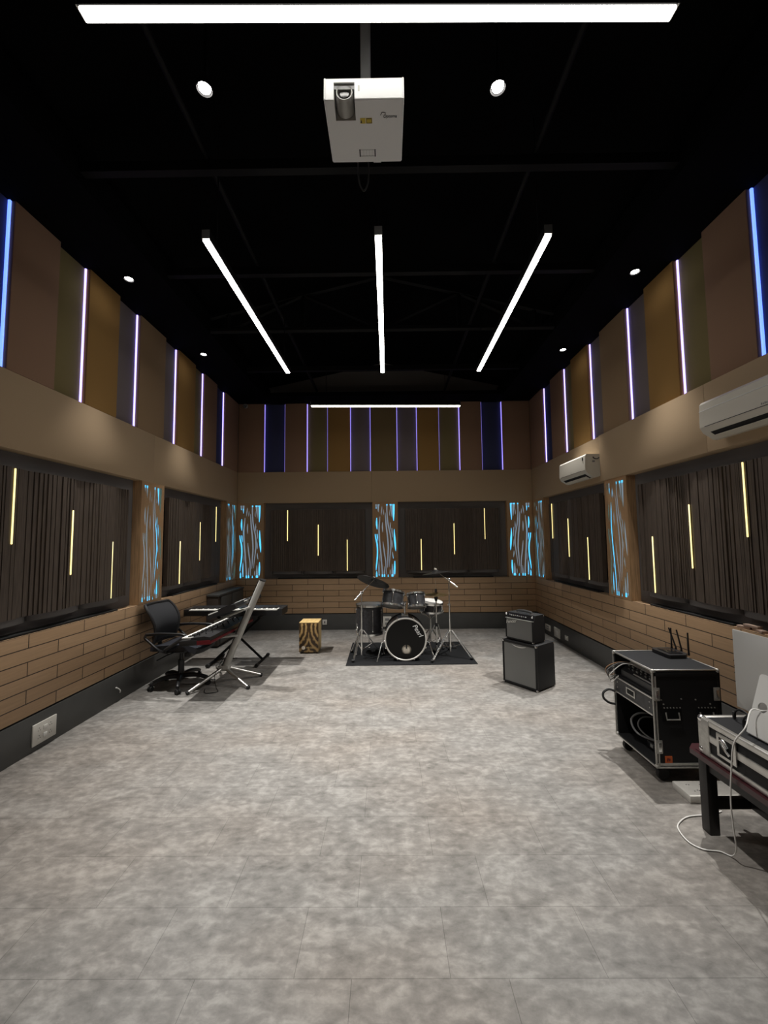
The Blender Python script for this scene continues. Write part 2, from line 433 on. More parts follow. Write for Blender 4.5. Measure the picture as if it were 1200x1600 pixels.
def truss(y):
    b = MB(); h = .035
    def bar(x0, z0, x1, z1, r=.03): b.cyl((x0, y, z0), (x1, y, z1), r, seg=6)
    bar(-2.8, 4.45, 2.75, 4.45, .04); bar(-2.8, 4.50, cx, 5.17, .035); bar(2.75, 4.50, cx, 5.17, .035)
    for sx in (-1, 1):
        x = cx + sx * 1.02; bar(x, 4.45, x, 4.93); bar(x, 4.93, cx, 4.45); bar(x, 4.93, cx + sx * 2, 4.45)
        bar(cx + sx * 2, 4.45, cx + sx * 2, 4.68)
    bar(cx, 4.45, cx, 5.17)
    TR[0] += 1
    return struct(b.build('trim_%d' % TR[0], 'steel_black'))
truss(5.08)

# ================================================================== UPPER FABRIC PANELS AND VIOLET LED STRIPS
side_edges = [.6, 1.02, 1.35, 1.77, 2.12, 2.55, 2.975, 3.42, 3.78, 4.23, 4.60, 5.15, 5.48, 5.98, 6.30, 6.76, 7.125, YB]
side_cols = ['umber', 'grey', 'ochre', 'olive', 'brown', 'navy', 'brown', 'olive', 'ochre', 'grey', 'taupe', 'grey', 'ochre', 'olive', 'brown', 'navy', 'brown']
back_edges = [-DL, -2.40, -1.986, -1.559, -1.145, -.705, -.304, .209, .61, 1.035, 1.447, 1.872, 2.283, DR]
back_cols = ['brown', 'navy', 'brown', 'olive', 'ochre', 'grey', 'umber', 'grey', 'ochre', 'olive', 'brown', 'navy', 'brown']
CNAME = {'brown': 'brown', 'navy': 'navy blue', 'olive': 'olive', 'ochre': 'ochre', 'grey': 'mauve grey', 'taupe': 'taupe', 'umber': 'dark umber'}
STEP = .05
def wall_panels(s, edges, cols, raised0, grp):
    n = len(cols); seen = {}
    idx = range(n - 1, -1, -1) if s != 'back' else range(n)
    for i in idx:
        a, b, c = edges[i], edges[i + 1], cols[i]
        raised = (i % 2 == raised0)
        v1 = 0 if raised else -STEP
        z0 = Z_PANEL + .002
        if s == 'back':      # keep clear of the side walls' panels in the corners
            a2, b2 = max(a, -DL + .002), min(b, DR - .002)
        else: a2, b2 = a, b
        o = MB(WX[s]).box(a2 + .0015, b2 - .0015, -RECESS + .001, v1, z0, Z_SOFFIT - .002, bev=.004).build('sound_absorber', 'fab_' + c)
        seen[c] = seen.get(c, 0) + 1
        k = ORD[seen[c] - 1]
        frm = 'the back' if s != 'back' else 'the keyboards'
        tag(o, '%s %s fabric panel high on the %s, %s such from %s' % ('raised' if raised else 'set-back', CNAME[c], WNAME[s], k, frm), 'wall panel', grp)
wall_panels('left', side_edges, side_cols, 0, 'fabric panels above the office chair side')
wall_panels('right', side_edges, side_cols, 0, 'fabric panels above the air conditioners')
wall_panels('back', back_edges, back_cols, 0, 'fabric panels high on the back wall')
def led(s, u0, u1, k, m='violet', w=.012, label=None, grp=None):
    o = MB(WX[s]).box(u0, u1, -STEP + .001, -STEP + .001 + w, Z_PANEL + .006, Z_SOFFIT - .006).build('led_strip', m)
    tag(o, label, 'light strip', grp)
for s in ('left', 'right'):
    for k, u in enumerate((7.125, 6.30, 5.48, 4.60, 3.78, 2.975, 2.12, 1.35)):
        o = 'violet LED strip on the %s, %s from the far corner' % (WNAME[s], ORD[k])
        led(s, u - .014, u - .001, k, 'blue' if u == 2.975 else 'violet', .018 if u == 2.975 else .013, o, 'violet LED strips between panels on the ' + WNAME[s])
bl = [(-2.40, 1, .9), (-1.986, -1, .5), (-1.559, 1, 1.6), (-1.145, -1, .35), (-.705, 1, .9), (-.304, -1, .9), (.209, 1, .9), (.61, -1, .9), (1.035, 1, .35), (1.447, -1, 1.6), (1.872, 1, .5), (2.283, -1, 1.3)]
for k, (u, d, g) in enumerate(bl):
    key = 'violet_%d' % int(g * 100)
    if key not in M: M[key] = emis(key, (.30, .24, 1), LED_VIOLET * .32 * g)
    a, b = (u + .0005, u + .012) if d > 0 else (u - .012, u - .0005)
    led('back', a, b, k, key, .020, 'violet LED strip above the drums on the back wall, %s from the keyboards' % ORD[k], 'violet LED strips on the back wall')

# ================================================================== BACKLIT CUT-OUT WOOD PANELS
SLOTS = [
 [(192,190,12),(193,230,8),(195,265,2)], [(230,190,14),(230,250,10),(230,322,2)], [(293,230,3),(286,300,7),(277,370,2)],
 [(377,190,10),(375,300,8),(385,450,9),(400,560,9),(430,700,9),(440,850,9),(432,950,8),(415,1100,6),(405,1230,3)],
 [(345,330,4),(352,430,8),(362,560,10),(380,720,10),(392,900,10),(385,1050,9),(378,1200,5),(375,1240,3)],
 [(440,190,16),(445,260,12),(452,330,8),(455,405,2)], [(487,190,18),(487,300,16),(487,400,11),(488,470,3)],
 [(203,415,4),(200,500,11),(203,560,9),(207,607,3)],
 [(257,395,4),(248,500,9),(240,620,10),(245,760,10),(255,900,11),(268,1020,10),(278,1150,9),(287,1280,9),(290,1390,9)],
 [(300,490,3),(298,560,9),(300,620,7),(303,660,2)],
 [(175,685,6),(185,760,9),(205,850,10),(212,960,10),(208,1060,10),(198,1150,9),(188,1230,7),(185,1280,3)],
 [(207,685,5),(213,740,7),(219,800,2)], [(320,280,2),(318,330,6),(316,370,2)], [(425,280,2),(420,340,5),(424,385,2)],
 [(432,490,2),(430,560,8),(432,620,2)], [(455,590,5),(460,660,8),(466,745,3)],
 [(497,605,3),(498,700,10),(505,800,13),(513,900,10),(518,970,3)], [(457,790,3),(462,860,6),(468,915,2)],
 [(463,980,3),(464,1020,8),(470,1060,6),(477,1090,2)],
 [(305,810,3),(315,900,8),(330,1020,9),(345,1120,8),(352,1250,6),(358,1350,3)],
 [(500,1130,5),(498,1230,12),(496,1320,9),(495,1370,4)], [(458,1180,4),(459,1280,13),(461,1385,17)],
 [(423,1270,3),(421,1310,6),(420,1350,3)], [(327,1220,3),(325,1300,8),(325,1388,10)], [(386,1350,3),(387,1388,8)],
 [(235,1130,3),(233,1240,10),(235,1340,8),(236,1370,3)], [(195,1295,3),(194,1340,10),(195,1388,10)], [(246,1010,2),(248,1080,5),(252,1130,2)]]
PH = Z_BAND - Z_WAIN
def sheet_mesh(w, flip, thick):
    """oak sheet with the wavy slots really cut through it"""
    cu = bpy.data.curves.new('sheet', 'CURVE'); cu.dimensions = '2D'; cu.fill_mode = 'BOTH'; cu.extrude = thick / 2
    def poly(pts):
        sp = cu.splines.new('POLY'); sp.points.add(len(pts) - 1); sp.use_cyclic_u = True
        for p, q in zip(sp.points, pts): p.co = (q[0], q[1], 0, 1)
    poly([(0, 0), (w, 0), (w, PH), (0, PH)])
    for sl in SLOTS:
        P = spline([V(x, y, h) for x, y, h in sl], 5)
        L = [(p.x - max(p.z * 1.12, 1.5), p.y) for p in P]; R = [(p.x + max(p.z * 1.12, 1.5), p.y) for p in P][::-1]
        pts = [((x - 130) / 430, (1410 - y) / 1260) for x, y in L + R]
        poly([(((1 - a) if flip else a) * w, b * PH) for a, b in pts])
    o = bpy.data.objects.new('sheet', cu); COL.objects.link(o)
    me = bpy.data.meshes.new_from_object(o.evaluated_get(bpy.context.evaluated_depsgraph_get()))
    bpy.data.objects.remove(o)
    return me
def light_panel(s, a, b, flip, label):
    # sheet lies in the wall plane; u from a to b, z from Z_WAIN to Z_BAND
    g = .002; w = b - a - 2 * g; X = WX[s]
    base = X @ V((a + b) / 2, 0, Z_WAIN)
    t = thing('backlit_screen', label, 'light panel', base, 0, 'backlit cut-out wood panels between the recesses')
    mm = MB(); mm.bm.from_mesh(sheet_mesh(w, flip, .005))
    # local sheet xy -> u,z ; thickness -> v
    mm.xf = X @ Matrix(((1, 0, 0, a + g), (0, 0, 1, -.0025), (0, 1, 0, Z_WAIN), (0, 0, 0, 1)))
    mm.build('face_sheet', 'oak', t, world=True, smooth=False)
    c = MB(X)
    for u0, u1 in ((a + g, a + g + .016), (b - g - .016, b - g)): c.box(u0, u1, -RECESS + .001, -.0055, Z_WAIN + .001, Z_BAND - .001)
    for z0, z1 in ((Z_WAIN + .001, Z_WAIN + .012), (Z_BAND - .012, Z_BAND - .001)): c.box(a + g + .016, b - g - .016, -RECESS + .001, -.0055, z0, z1)
    c.build('side_frame', 'oak', t, world=True)
    MB(X).box(a + g + .017, b - g - .017, -.055, -.047, Z_WAIN + .013, Z_BAND - .013).build('lightbox_back', 'glow_back', t, world=True)
    U = lambda f: a + g + (1 - f if flip else f) * w
    for (f0, f1, z0, z1) in ((.055, .205, .05, .93), (.80, .945, .05, .97), (.26, .78, .955, .988), (.10, .80, .012, .045)):
        u0, u1 = sorted((U(f0), U(f1)))
        MB(X).box(u0, u1, -.0465, -.043, Z_WAIN + z0 * PH, Z_WAIN + z1 * PH).build('led_tape', 'cyan', t, world=True)
light_panel('left', 2.12, 2.60, False, 'blue-lit wave-cut wood panel on the office chair wall, nearest the camera')
light_panel('left', 4.72, 5.20, False, 'blue-lit wave-cut wood panel just behind the office chair')
light_panel('left', 7.24, YB - .001, False, 'narrow-looking blue-lit wave-cut panel in the corner above the dark cabinet, on the chair-side wall')
light_panel('right', 2.12, 2.60, True, 'blue-lit wave-cut wood panel on the air conditioner wall, nearest the camera')
light_panel('right', 4.72, 5.20, True, 'blue-lit wave-cut wood panel between the recesses below the air conditioners')
light_panel('right', 7.24, YB - .001, True, 'blue-lit wave-cut panel on the air conditioner wall at the far corner')
light_panel('back', -DL + .001, -2.385, False, 'bright blue wave-cut panel on the back wall beside the tilted keyboard column')
light_panel('back', -.28, .215, False, 'bright blue wave-cut panel in the middle of the back wall above the drums')
light_panel('back', 2.32, DR - .001, True, 'bright blue wave-cut panel on the back wall above the guitar amplifiers')

# ================================================================== DIFFUSERS IN THE RECESSES
def diffuser(s, a, b, leds, label, seed, ledge):
    rnd = random.Random(seed); X = WX[s]
    z0, z1 = 1.108, 2.292
    t = thing('acoustic_diffuser', label, 'acoustic diffuser', X @ V((a + b) / 2, -RECESS, z0), 0, 'slatted acoustic diffusers in the wall recesses')
    W = b - a; n3 = 3
    prof = []; u = a
    cuts = [x for x, h in leds]
    while u < b - .004:
        sect = int((u - a) / W * 7); fine = (sect * 37 + seed) % 3
        w_ = rnd.uniform(.014, .022) if fine == 0 else rnd.uniform(.024, .05)
        e = min(b, u + w_)
        mid = ((u + e) / 2 - a) / W
        d = -.042 + .038 * abs(math.sin(PI * n3 * mid + .5)) + rnd.uniform(-.006, .006)
        hit = any(abs((u + e) / 2 - c) < .022 for c in cuts)
        if hit: d = min(d, -.018)
        prof += [(u + .0015, d), (e - .0035, d), (e - .003, d - .011), (e, d - .011)]
        u = e
    poly = [(a, -.075)] + prof + [(b, -.075)]
    m = X @ Matrix(((1, 0, 0, 0), (0, 1, 0, 0), (0, 0, 1, z0), (0, 0, 0, 1)))
    MB().prism(poly, m, z1 - z0).build('slat_face', 'slat', t, world=True, smooth=False)
    MB(X).box(a + .03, b - .03, -RECESS + .002, -.0755, z0 + .03, z1 - .03).build('backing_board', 'black', t, world=True)
    # rounded foam wedges showing under the lower edge
    f = MB(X)
    for k in range(3):
        c = a + W * (k + .5) / 3; r = W / 6 * .96
        f.prism([(c + r * math.cos(PI * i / 14), -RECESS + .003 + .075 * math.sin(PI * i / 14)) for i in range(15)],
                Matrix.Translation((0, 0, z0 - .055)), .054)
    f.build('foam_wedge', 'recess', t, world=True)
    for x, h in leds:
        MB(X).box(x - .0058, x + .0058, -.0185, -.010, h, h + .595, bev=.003).build('light_bar', 'yellow', t, world=True)
    # black ledge strip lying in the recess under the diffuser
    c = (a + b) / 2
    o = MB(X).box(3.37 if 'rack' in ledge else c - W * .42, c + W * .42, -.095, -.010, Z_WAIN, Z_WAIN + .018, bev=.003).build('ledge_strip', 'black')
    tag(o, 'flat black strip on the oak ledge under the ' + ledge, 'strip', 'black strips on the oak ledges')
LO, MI, HI = 1.11, 1.405, 1.692
diffuser('left', 2.77, 4.52, [(3.11, HI), (3.71, MI), (4.265, LO)], 'dark slatted diffuser with yellow light bars on the chair-side wall, nearer the camera', 3, 'nearer diffuser on the chair-side wall')
diffuser('left', 5.36, 7.07, [(5.665, LO), (6.26, MI), (6.84, HI)], 'dark slatted diffuser on the chair-side wall behind the keyboards', 11, 'diffuser behind the keyboards')
diffuser('right', 2.77, 4.56, [(3.187, HI), (3.78, MI), (4.325, LO)], 'dark slatted diffuser with yellow light bars above the flight case rack', 5, 'diffuser above the flight case rack')
diffuser('right', 5.36, 7.06, [(5.714, LO), (6.31, MI), (6.91, HI)], 'dark slatted diffuser below the farther air conditioner', 8, 'diffuser below the farther air conditioner')
diffuser('back', -2.255, -.425, [(-1.926, HI), (-1.33, MI), (-.769, LO)], 'dark slatted diffuser on the back wall above the wooden box drum', 2, 'diffuser above the wooden box drum')
diffuser('back', .356, 2.175, [(.657, LO), (1.296, MI), (1.888, HI)], 'dark slatted diffuser on the back wall behind the cymbals and guitar amplifiers', 17, 'diffuser behind the cymbals')

# ================================================================== LIGHTS
def bar_light(p0, p1, label, rods, soft=False):
    p0, p1 = Vector(p0), Vector(p1); c = (p0 + p1) / 2; d = p1 - p0; L = d.length
    t = thing('linear_light', label, 'ceiling light', c, 0, 'linear LED lights hung under the black ceiling')
    R = Matrix.Rotation(math.atan2(d.y, d.x), 4, 'Z')
    MB().box(-L / 2, L / 2, -.028, .028, -.020, .045, bev=.003, R=R).build('light_body', 'steel_black', t)
    MB().box(-L / 2 + .004, L / 2 - .004, -.0235, .0235, -.034, -.0203, bev=.003, R=R).build('diffuser_cover', 'bar_dim' if soft else 'bar', t)
    for sx in (-1, 1): MB().box(sx * L / 2, sx * (L / 2 + .005), -.028, .028, -.022, .046, R=R).build('end_cap', 'alu', t)
    for k in rods:
        q = R @ V(L * k, 0, 0)
        x = c.x + q.x
        zt = 5.25 - .242 * abs(x - cx) - c.z if c.y + q.y < 7.3 else 4.40 - c.z
        MB().cyl((q.x, q.y, .044), (q.x, q.y, zt), .004, seg=6).build('suspension_rod', 'steel_black', t)
ZB = 3.882
bar_light((-1.228, 1.492, ZB), (1.206, 1.523, ZB), 'long linear light nearest the camera, across the room before the projector', (-.4, .4))
bar_light((-1.277, 2.73, ZB), (-1.254, 5.04, ZB), 'linear light running lengthwise on the keyboard side', (-.42, .42))
bar_light((-.040, 2.72, ZB), (-.035, 5.06, ZB), 'linear light running lengthwise down the middle of the ceiling', (-.42, .42))
bar_light((1.172, 2.73, ZB), (1.202, 5.05, ZB), 'linear light running lengthwise on the air conditioner side', (-.42, .42))
bar_light((-1.201, 6.333, ZB), (1.212, 6.418, ZB), 'linear light across the room close to the back wall', (-.4, .4), True)
def downlight(x, y, z, label, stem=False, aim=0, power=1.0):
    t = thing('downlight', label, 'downlight', (x, y, z), 0, 'round downlights')
    MB().lathe([(0, .0), (.030, 0), (.046, -.004), (.050, -.012), (.050, -.035), (.044, -.035), (.040, -.014), (0, -.012)], 24).build('housing', 'steel_black', t)
    MB().lathe([(0, -.016), (.036, -.018), (.034, -.028), (0, -.034)], 20).build('lens', 'spot', t)
    if stem: MB().cyl((0, 0, -.004), (0, 0, 5.25 - .242 * abs(x - cx) - z), .012, seg=8).build('stem', 'steel_black', t)
    ld = bpy.data.lights.new('downlight_lamp', 'SPOT'); ld.energy = SPOT_WATT * 1.15 * power; ld.color = (1, .97, .925)
    ld.spot_size = math.radians(70); ld.spot_blend = 1.0; ld.shadow_soft_size = .03
    lo = bpy.data.objects.new('downlight_lamp', ld); COL.objects.link(lo); lo.parent = t; lo.location = (0, 0, -.045); lo.rotation_euler = (0, math.radians(aim), 0)
for i, y in enumerate((5.57, 3.90)):
    downlight(-2.60, y, Z_SOFFIT, 'round downlight in the soffit above the chair-side wall, %s from the back wall' % ORD[i], aim=-19)
    downlight(2.53, y, Z_SOFFIT, 'round downlight in the soffit above the air conditioner wall, %s from the back wall' % ORD[i], aim=19)
downlight(-1.06, 2.21, 4.42, 'round downlight near the projector, on its lens side', True, power=.55)
downlight(.69, 2.23, 4.42, 'round downlight with a starry glare near the projector, on its logo side', True, power=.55)

# ================================================================== WALL FITTINGS
def aircon(name_label, u0, u1, z0, z1, sticker, mark):
    X = WX['right']; V0 = .0225 if u1 < 3.5 else .0005
    t = thing('air_conditioner', name_label, 'air conditioner', X @ V((u0 + u1) / 2, V0, z0), 0)
    h = z1 - z0; D = V0 + .205
    prof = [(V0, .02), (V0 + .06, 0), (V0 + .096, .001), (D - .024, .057), (D, .10), (D, .15), (D - .006, h - .02), (D - .022, h), (V0, h)]
    m = X @ Matrix(((0, 0, 1, u0), (1, 0, 0, 0), (0, 1, 0, z0), (0, 0, 0, 1)))
    MB().prism(prof, m, u1 - u0).build('casing', 'ac_white', t, world=True, angle=28)
    # outlet slot lies on the sloping lower face
    a = V(V0 + .105, .0); p0 = (V0 + .098, .001); p1 = (D - .028, .055)
    dx, dz = p1[0] - p0[0], p1[1] - p0[1]; L = math.hypot(dx, dz); nx, nz = dz / L, -dx / L
    q = lambda s_, n_: (p0[0] + dx * s_ + nx * n_, p0[1] + dz * s_ + nz * n_)
    MB().prism([q(.02, -.002), q(.98, -.002), q(.98, .0025), q(.02, .0025)], X @ Matrix(((0, 0, 1, u0 + .07), (1, 0, 0, 0), (0, 1, 0, z0), (0, 0, 0, 1))), u1 - u0 - .14).build('air_outlet', 'black', t, world=True)
    MB().prism([q(.12, .008), q(.62, .012), q(.62, .018), q(.12, .014)], X @ Matrix(((0, 0, 1, u0 + .085), (1, 0, 0, 0), (0, 1, 0, z0), (0, 0, 0, 1))), u1 - u0 - .17).build('louvre_flap', 'ac_white', t, world=True)
    MB(X).box(u0 + .11, u1 - .05, D - .006, D + .0012, z0 + .098, z0 + .1025).build('panel_seam', 'ink', t, world=True)
    if mark == 'near':
        MB(X).box(u0 + .14, u1 - .002, D - .007, D + .0015, z0 + .232, z0 + .236).build('highlight_line', 'white_paint', t, world=True)  # thin white line that paints a highlight along the front panel
        MB(X).box(u0 + .02, u0 + .205, D - .008, D + .0012, z0 + .125, z0 + .283).build('notice_sticker', 'lavender', t, world=True)
        MB(X).box(u0 + .13, u0 + .20, D - .008, D + .0018, z0 + .262, z0 + .283).build('notice_header', 'teal', t, world=True)
        c = V(u0 + .075, D + .002, z0 + .165)
        nb = MB(X); nb.tube([c + V(.024 * math.cos(i * PI / 8), 0, .024 * math.sin(i * PI / 8)) for i in range(16)], .003, 6, 1, True)
        nb.cyl(c + V(.017, 0, .017), c + V(-.017, 0, -.017), .003, seg=6)
        nb.build('prohibition_mark', 'ink', t, world=True)
        lg = MB(X)
        for i in range(6): lg.box(u0 + .235 + i * .013, u0 + .243 + i * .013, D - .004, D + .0013, z0 + .112, z0 + .122 + .004 * (i % 2))
        lg.build('logo_lettering', 'grey_plastic', t, world=True)
    else:
        MB(X).sph((u0 + .07, D - .0035, z0 + h - .055), .02, (.8, .22, 1.35)).build('badge', 'ink', t, world=True)
        MB(X).box(u0 + .40, u0 + .415, D - .004, D + .0013, z0 + .118, z0 + .128).build('logo_lettering', 'grey_plastic', t, world=True)
        e = MB(X); e.box(u0 - .0015, u0 + .001, V0 + .075, V0 + .11, z0 + .20, z0 + .225, bev=.001)
        e.build('rating_label', 'grey_plastic', t, world=True)
        g = MB(X); g.tube([V(u0 - .004, V0 + .10, z0 + h - .04), V(u0 - .012, V0 + .085, z0 + h - .062), V(u0 - .012, V0 + .05, z0 + h - .066), V(u0 - .006, V0 + .02, z0 + h - .05)], .007, 8)
        g.build('pipe_stub', 'cab_brown', t, world=True)
    return t
aircon('white split air conditioner nearest the camera, with a paper notice on its panel', 2.43, 3.285, 2.49, 2.80, True, 'near')
aircon('white split air conditioner farther along the wall, with a dark oval badge', 5.252, 6.045, 2.49, 2.80, False, 'far')

def socket(s, u0, u1, z0, z1, label, kind):
    X = WX[s]; v = .0045
    t = thing('wall_socket', label, 'wall socket', X @ V((u0 + u1) / 2, v, z0), 0, 'sockets on the charcoal baseboards')
    MB(X).box(u0, u1, v, v + .012, z0, z1, bev=.003).build('faceplate', 'plate', t, world=True)
    W, H = u1 - u0, z1 - z0
    if kind == 'quad':
        for fz in (.32, .68):
            MB(X).box(u0 + W * .42, u0 + W * .58, v + .012, v + .017, z0 + H * (fz - .10), z0 + H * (fz + .10), bev=.0015).build('rocker_switch', 'white_plastic', t, world=True)
            for fu in (.26, .74):
                b = MB(X)
                for du, dz in ((0, .012), (-.010, -.007), (.010, -.007)): b.cyl((u0 + W * fu + du, v + .0115, z0 + H * fz + dz), (u0 + W * fu + du, v + .0126, z0 + H * fz + dz), .0036, seg=10)
                b.build('pin_holes', 'ink', t, world=True)
    elif kind == 'two':
        for fz in (.30, .70): MB(X).box(u0 + W * .25, u0 + W * .75, v + .012, v + .0135, z0 + H * (fz - .12), z0 + H * (fz + .12)).build('outlet_insert', 'grey_plastic', t, world=True)
    elif kind == 'plain':
        MB(X).box(u0 + W * .3, u0 + W * .7, v + .012, v + .0145, z0 + H * .28, z0 + H * .72, bev=.001).build('rocker_switch', 'white_plastic', t, world=True)
    else:
        MB(X).box(u0 + W * .40, u0 + W * .62, v + .012, v + .0135, z0 + H * .3, z0 + H * .72).build('outlet_insert', 'ink', t, world=True)
socket('left', 3.352, 3.587, .047, .217, 'large ivory twin socket on the baseboard below the nearer chair-side diffuser', 'quad')
socket('right', 7.10, 7.31, .083, .182, 'socket with two dark inserts, first of the three beyond the guitar amplifiers', 'two')
socket('right', 6.705, 6.93, .05, .205, 'large ivory socket, middle of the three beyond the guitar amplifiers', 'plain')
socket('right', 6.412, 6.52, .09, .165, 'small ivory socket nearest the rack on the air conditioner side', 'plain')
socket('back', -1.243, -1.157, .097, .194, 'small socket on the back baseboard beside the wooden box drum', 'one')
socket('back', -.09, .065, .052, .244, 'ivory socket on the back baseboard seen between floor tom and bass drum', 'two')

t = thing('security_camera', 'small round grey camera high in the corner of the back wall', 'camera', (-2.765, YB - .001, 4.355), 0)
MB().lathe([(0, 0), (.045, 0), (.045, .02), (.03, .03), (0, .03)], 24, Matrix.Rotation(PI / 2, 4, 'X')).build('mount_plate', 'grey_plastic', t)
MB().sph((0, -.045, -.01), .034).build('camera_ball', 'plastic', t)
MB().lathe([(.012, .03), (.024, .031), (.026, .036), (.012, .037)], 20, Matrix.Translation((0, -.048, -.012)) @ Matrix.Rotation(PI / 2, 4, 'X')).build('lens_ring', 'grey_plastic', t)
o = MB().tube([(-DL + .012, 4.36, .16), (-DL + .018, 4.39, .14), (-DL + .018, 4.42, .11), (-DL + .010, 4.43, .085)], .006, 8).build('cable_stub', 'cable_white')
tag(o, 'short white cable stub hanging on the baseboard behind the office chair', 'cable')
for i, (y, z, a, w_) in enumerate(((3.29, Z_WAIN, .2, .10), (3.16, Z_WAIN, -.3, .13), (3.22, Z_WAIN + .0205, .05, .12))):
    o = MB().box(-w_ / 2, w_ / 2, -.022, .022, .0005, .020, bev=.002).build('wood_offcut', 'pinkwood')
    o.location = (DR + .035, y, z); o.rotation_euler = (0, 0, PI / 2 + a)
    tag(o, ['pale wood offcut on the oak ledge, the one farther from the camera', 'pale wood offcut on the oak ledge, nearer the computer', 'pale wood offcut lying across the other two on the oak ledge'][i], 'offcut', 'wood offcuts on the oak ledge')

# ================================================================== PROJECTOR
t = thing('projector', 'white ceiling projector hanging lens-first from a metal pole', 'projector', (-.0825, 1.7985, 3.647)); t.scale = (1.1, 1.1, 1.1)
hw, y0, y1 = .158, -.135, .135
poly = [(-hw, y0), (-.122, y0), (-.122, -.052), (-.038, -.052), (-.038, y0), (hw, y0), (hw, y1), (-hw, y1)]
MB().prism(poly, Matrix(), .074).box(-hw, hw, y0, y1, .074, .090).build('casing', 'white_paint', t, smooth=False)
e = MB()
for x in (-hw, hw): e.cyl((x, y0 + .004, .003), (x, y1 - .004, .003), .004, seg=8); e.cyl((x * .999, y0 + .002, 0), (x * .999, y0 + .002, .09), .0045, seg=8)
e.cyl((-.038, y0 + .002, .002), (hw, y0 + .002, .002), .004, seg=8)
e.build('rounded_edge', 'white_paint', t)
MB().box(-.121, -.039, -.128, -.053, .052, .073).build('lens_well', 'grey_plastic', t)
lm = Matrix.Translation((-.080, -.056, .040)) @ Matrix.Rotation(PI / 2, 4, 'X')
MB().lathe([(0, .001), (.037, .001), (.037, .055), (.033, .072), (.030, .072), (.024, .060), (0, .060)], 28, lm).build('lens_barrel', 'alu_grey', t)
MB().lathe([(0, .0605), (.023, .0605), (.018, .066), (0, .068)], 24, lm).build('lens_glass', 'gloss', t)
MB().box(-.020, .002, -.062, -.040, -.0012, .001).build('warning_triangle_label', 'yellow_label', t)
MB().prism([(-.0195, -.0435), (-.0125, -.0435), (-.016, -.0575)], Matrix.Translation((0, 0, -.0018)), .0008).build('warning_mark', 'ink', t)
MB().box(.004, .030, -.062, -.040, -.0012, .001).build('laser_label', 'yellow_label', t)
b = MB()
for z0_, z1_ in ((-.0605, -.0585), (-.0435, -.0415)): b.box(.0055, .0285, z0_, z1_, -.0018, -.001)
for x in (.0055, .027): b.box(x, x + .0015, -.0605, -.0415, -.0018, -.001)
b.build('label_border', 'ink', t)
text('logo_lettering', 'Optoma', .017, axes((.105, -.068, -.0012), (1, 0, 0), (0, -1, 0)), 'ink', t, .2, .0005)
b = MB().tube([(.066, -.073, -.001), (.074, -.084, -.001), (.088, -.080, -.001)], .0012, 6); b.build('logo_swoosh', 'ink', t)
b = MB()
for k in range(5): b.box(-.028 + k * .0135, -.0275 + k * .0135, .076, .106, -.0012, .001)
for yy in (.076, .1055): b.box(-.030, .035, yy, yy + .0008, -.0012, .001)
b.build('hatch_lines', 'grey_plastic', t)
for x in (-.033, .036): MB().box(x, x + .005, .074, .108, -.0016, .001).build('hatch_slot', 'ink', t)
MB().box(-.024, -.017, -.1355, -.134, .035, .06).build('sensor_window', 'alu_grey', t)
MB().cyl((-.045, .128, .006), (-.045, .139, .006), .006, seg=10).build('status_light', 'red', t)
MB().box(.03, .065, .134, .139, .0, .012).build('connector', 'white_paint', t)
MB().box(-.07, .07, -.02, .10, .090, .098).box(-.03, .03, .01, .07, .098, .13).build('ceiling_bracket', 'alu_dull', t)
MB().box(-.022, .022, .02, .066, .13, (5.225 - 3.647) / 1.1, bev=.003).build('mount_pole', 'grey_plastic', t)
MB().tube([(-.04, .135, .03), (-.045, .165, .0), (-.04, .19, -.055), (-.02, .20, -.085), (0, .19, -.055), (.006, .165, 0), (.002, .135, .03)], .004, 8).build('cable_loop', 'rubber', t)

# ================================================================== OFFICE CHAIR
t = thing('office_chair', 'black mesh-back swivel office chair by the oak plank wall', 'chair', (-2.465, 4.88, 0), -.12)
b = MB(); b.lathe([(0, .075), (.045, .075), (.05, .11), (.036, .15), (0, .15)], 20)
hub = b.build('base_hub', 'plastic', t)
for k in range(5):
    a = math.radians(-134 + 72 * k); c, s = math.cos(a), math.sin(a)
    MB().tube([(.03 * c, .03 * s, .118), (.16 * c, .16 * s, .122), (.27 * c, .27 * s, .098), (.315 * c, .315 * s, .078)], lambda f: .030 - .010 * f, 10, 4).build('leg', 'plastic', t)
    ca = MB(); R = Matrix.Translation((.315 * c, .315 * s, .030)) @ Matrix.Rotation(a + .7, 4, 'Z') @ Matrix.Rotation(PI / 2, 4, 'X')
    for dz in (-.023, .005): ca.lathe([(0, dz), (.026, dz), (.030, dz + .004), (.030, dz + .014), (.026, dz + .018), (0, dz + .018)], 18, R)
    ca.cyl((.315 * c, .315 * s, .03), (.315 * c, .315 * s, .085), .010, seg=10)
    ca.build('caster', 'rubber', t)
MB().cyl((0, 0, .14), (0, 0, .30), .034, seg=18).cyl((0, 0, .29), (0, 0, .41), .020, seg=14).build('gas_column', 'plastic', t)
MB().box(-.12, .10, -.09, .09, .395, .43, bev=.01).box(.055, .115, -.03, .03, .335, .40, bev=.008).build('tilt_mechanism', 'plastic', t)
MB().tube([(-.03, -.08, .405), (-.06, -.18, .395), (-.12, -.27, .36)], .007, 8).build('height_lever', 'plastic', t)
g = []
for i in range(15):
    fx = i / 14; row = []
    for j in range(13):
        fy = j / 12 * 2 - 1
        hwid = .245 * (1 - .30 * max(0, fx - .65) ** 2 / .1225 * .6 - .10 * max(0, .2 - fx) / .2)
        x = -.24 + .55 * fx; z = .468 + .022 * fy * fy - .045 * max(0, fx - .72) ** 2 / .08 * 1.0 - .012 * math.cos(fx * PI * 1.4)
        row.append((x, hwid * fy, z))
    g.append(row)
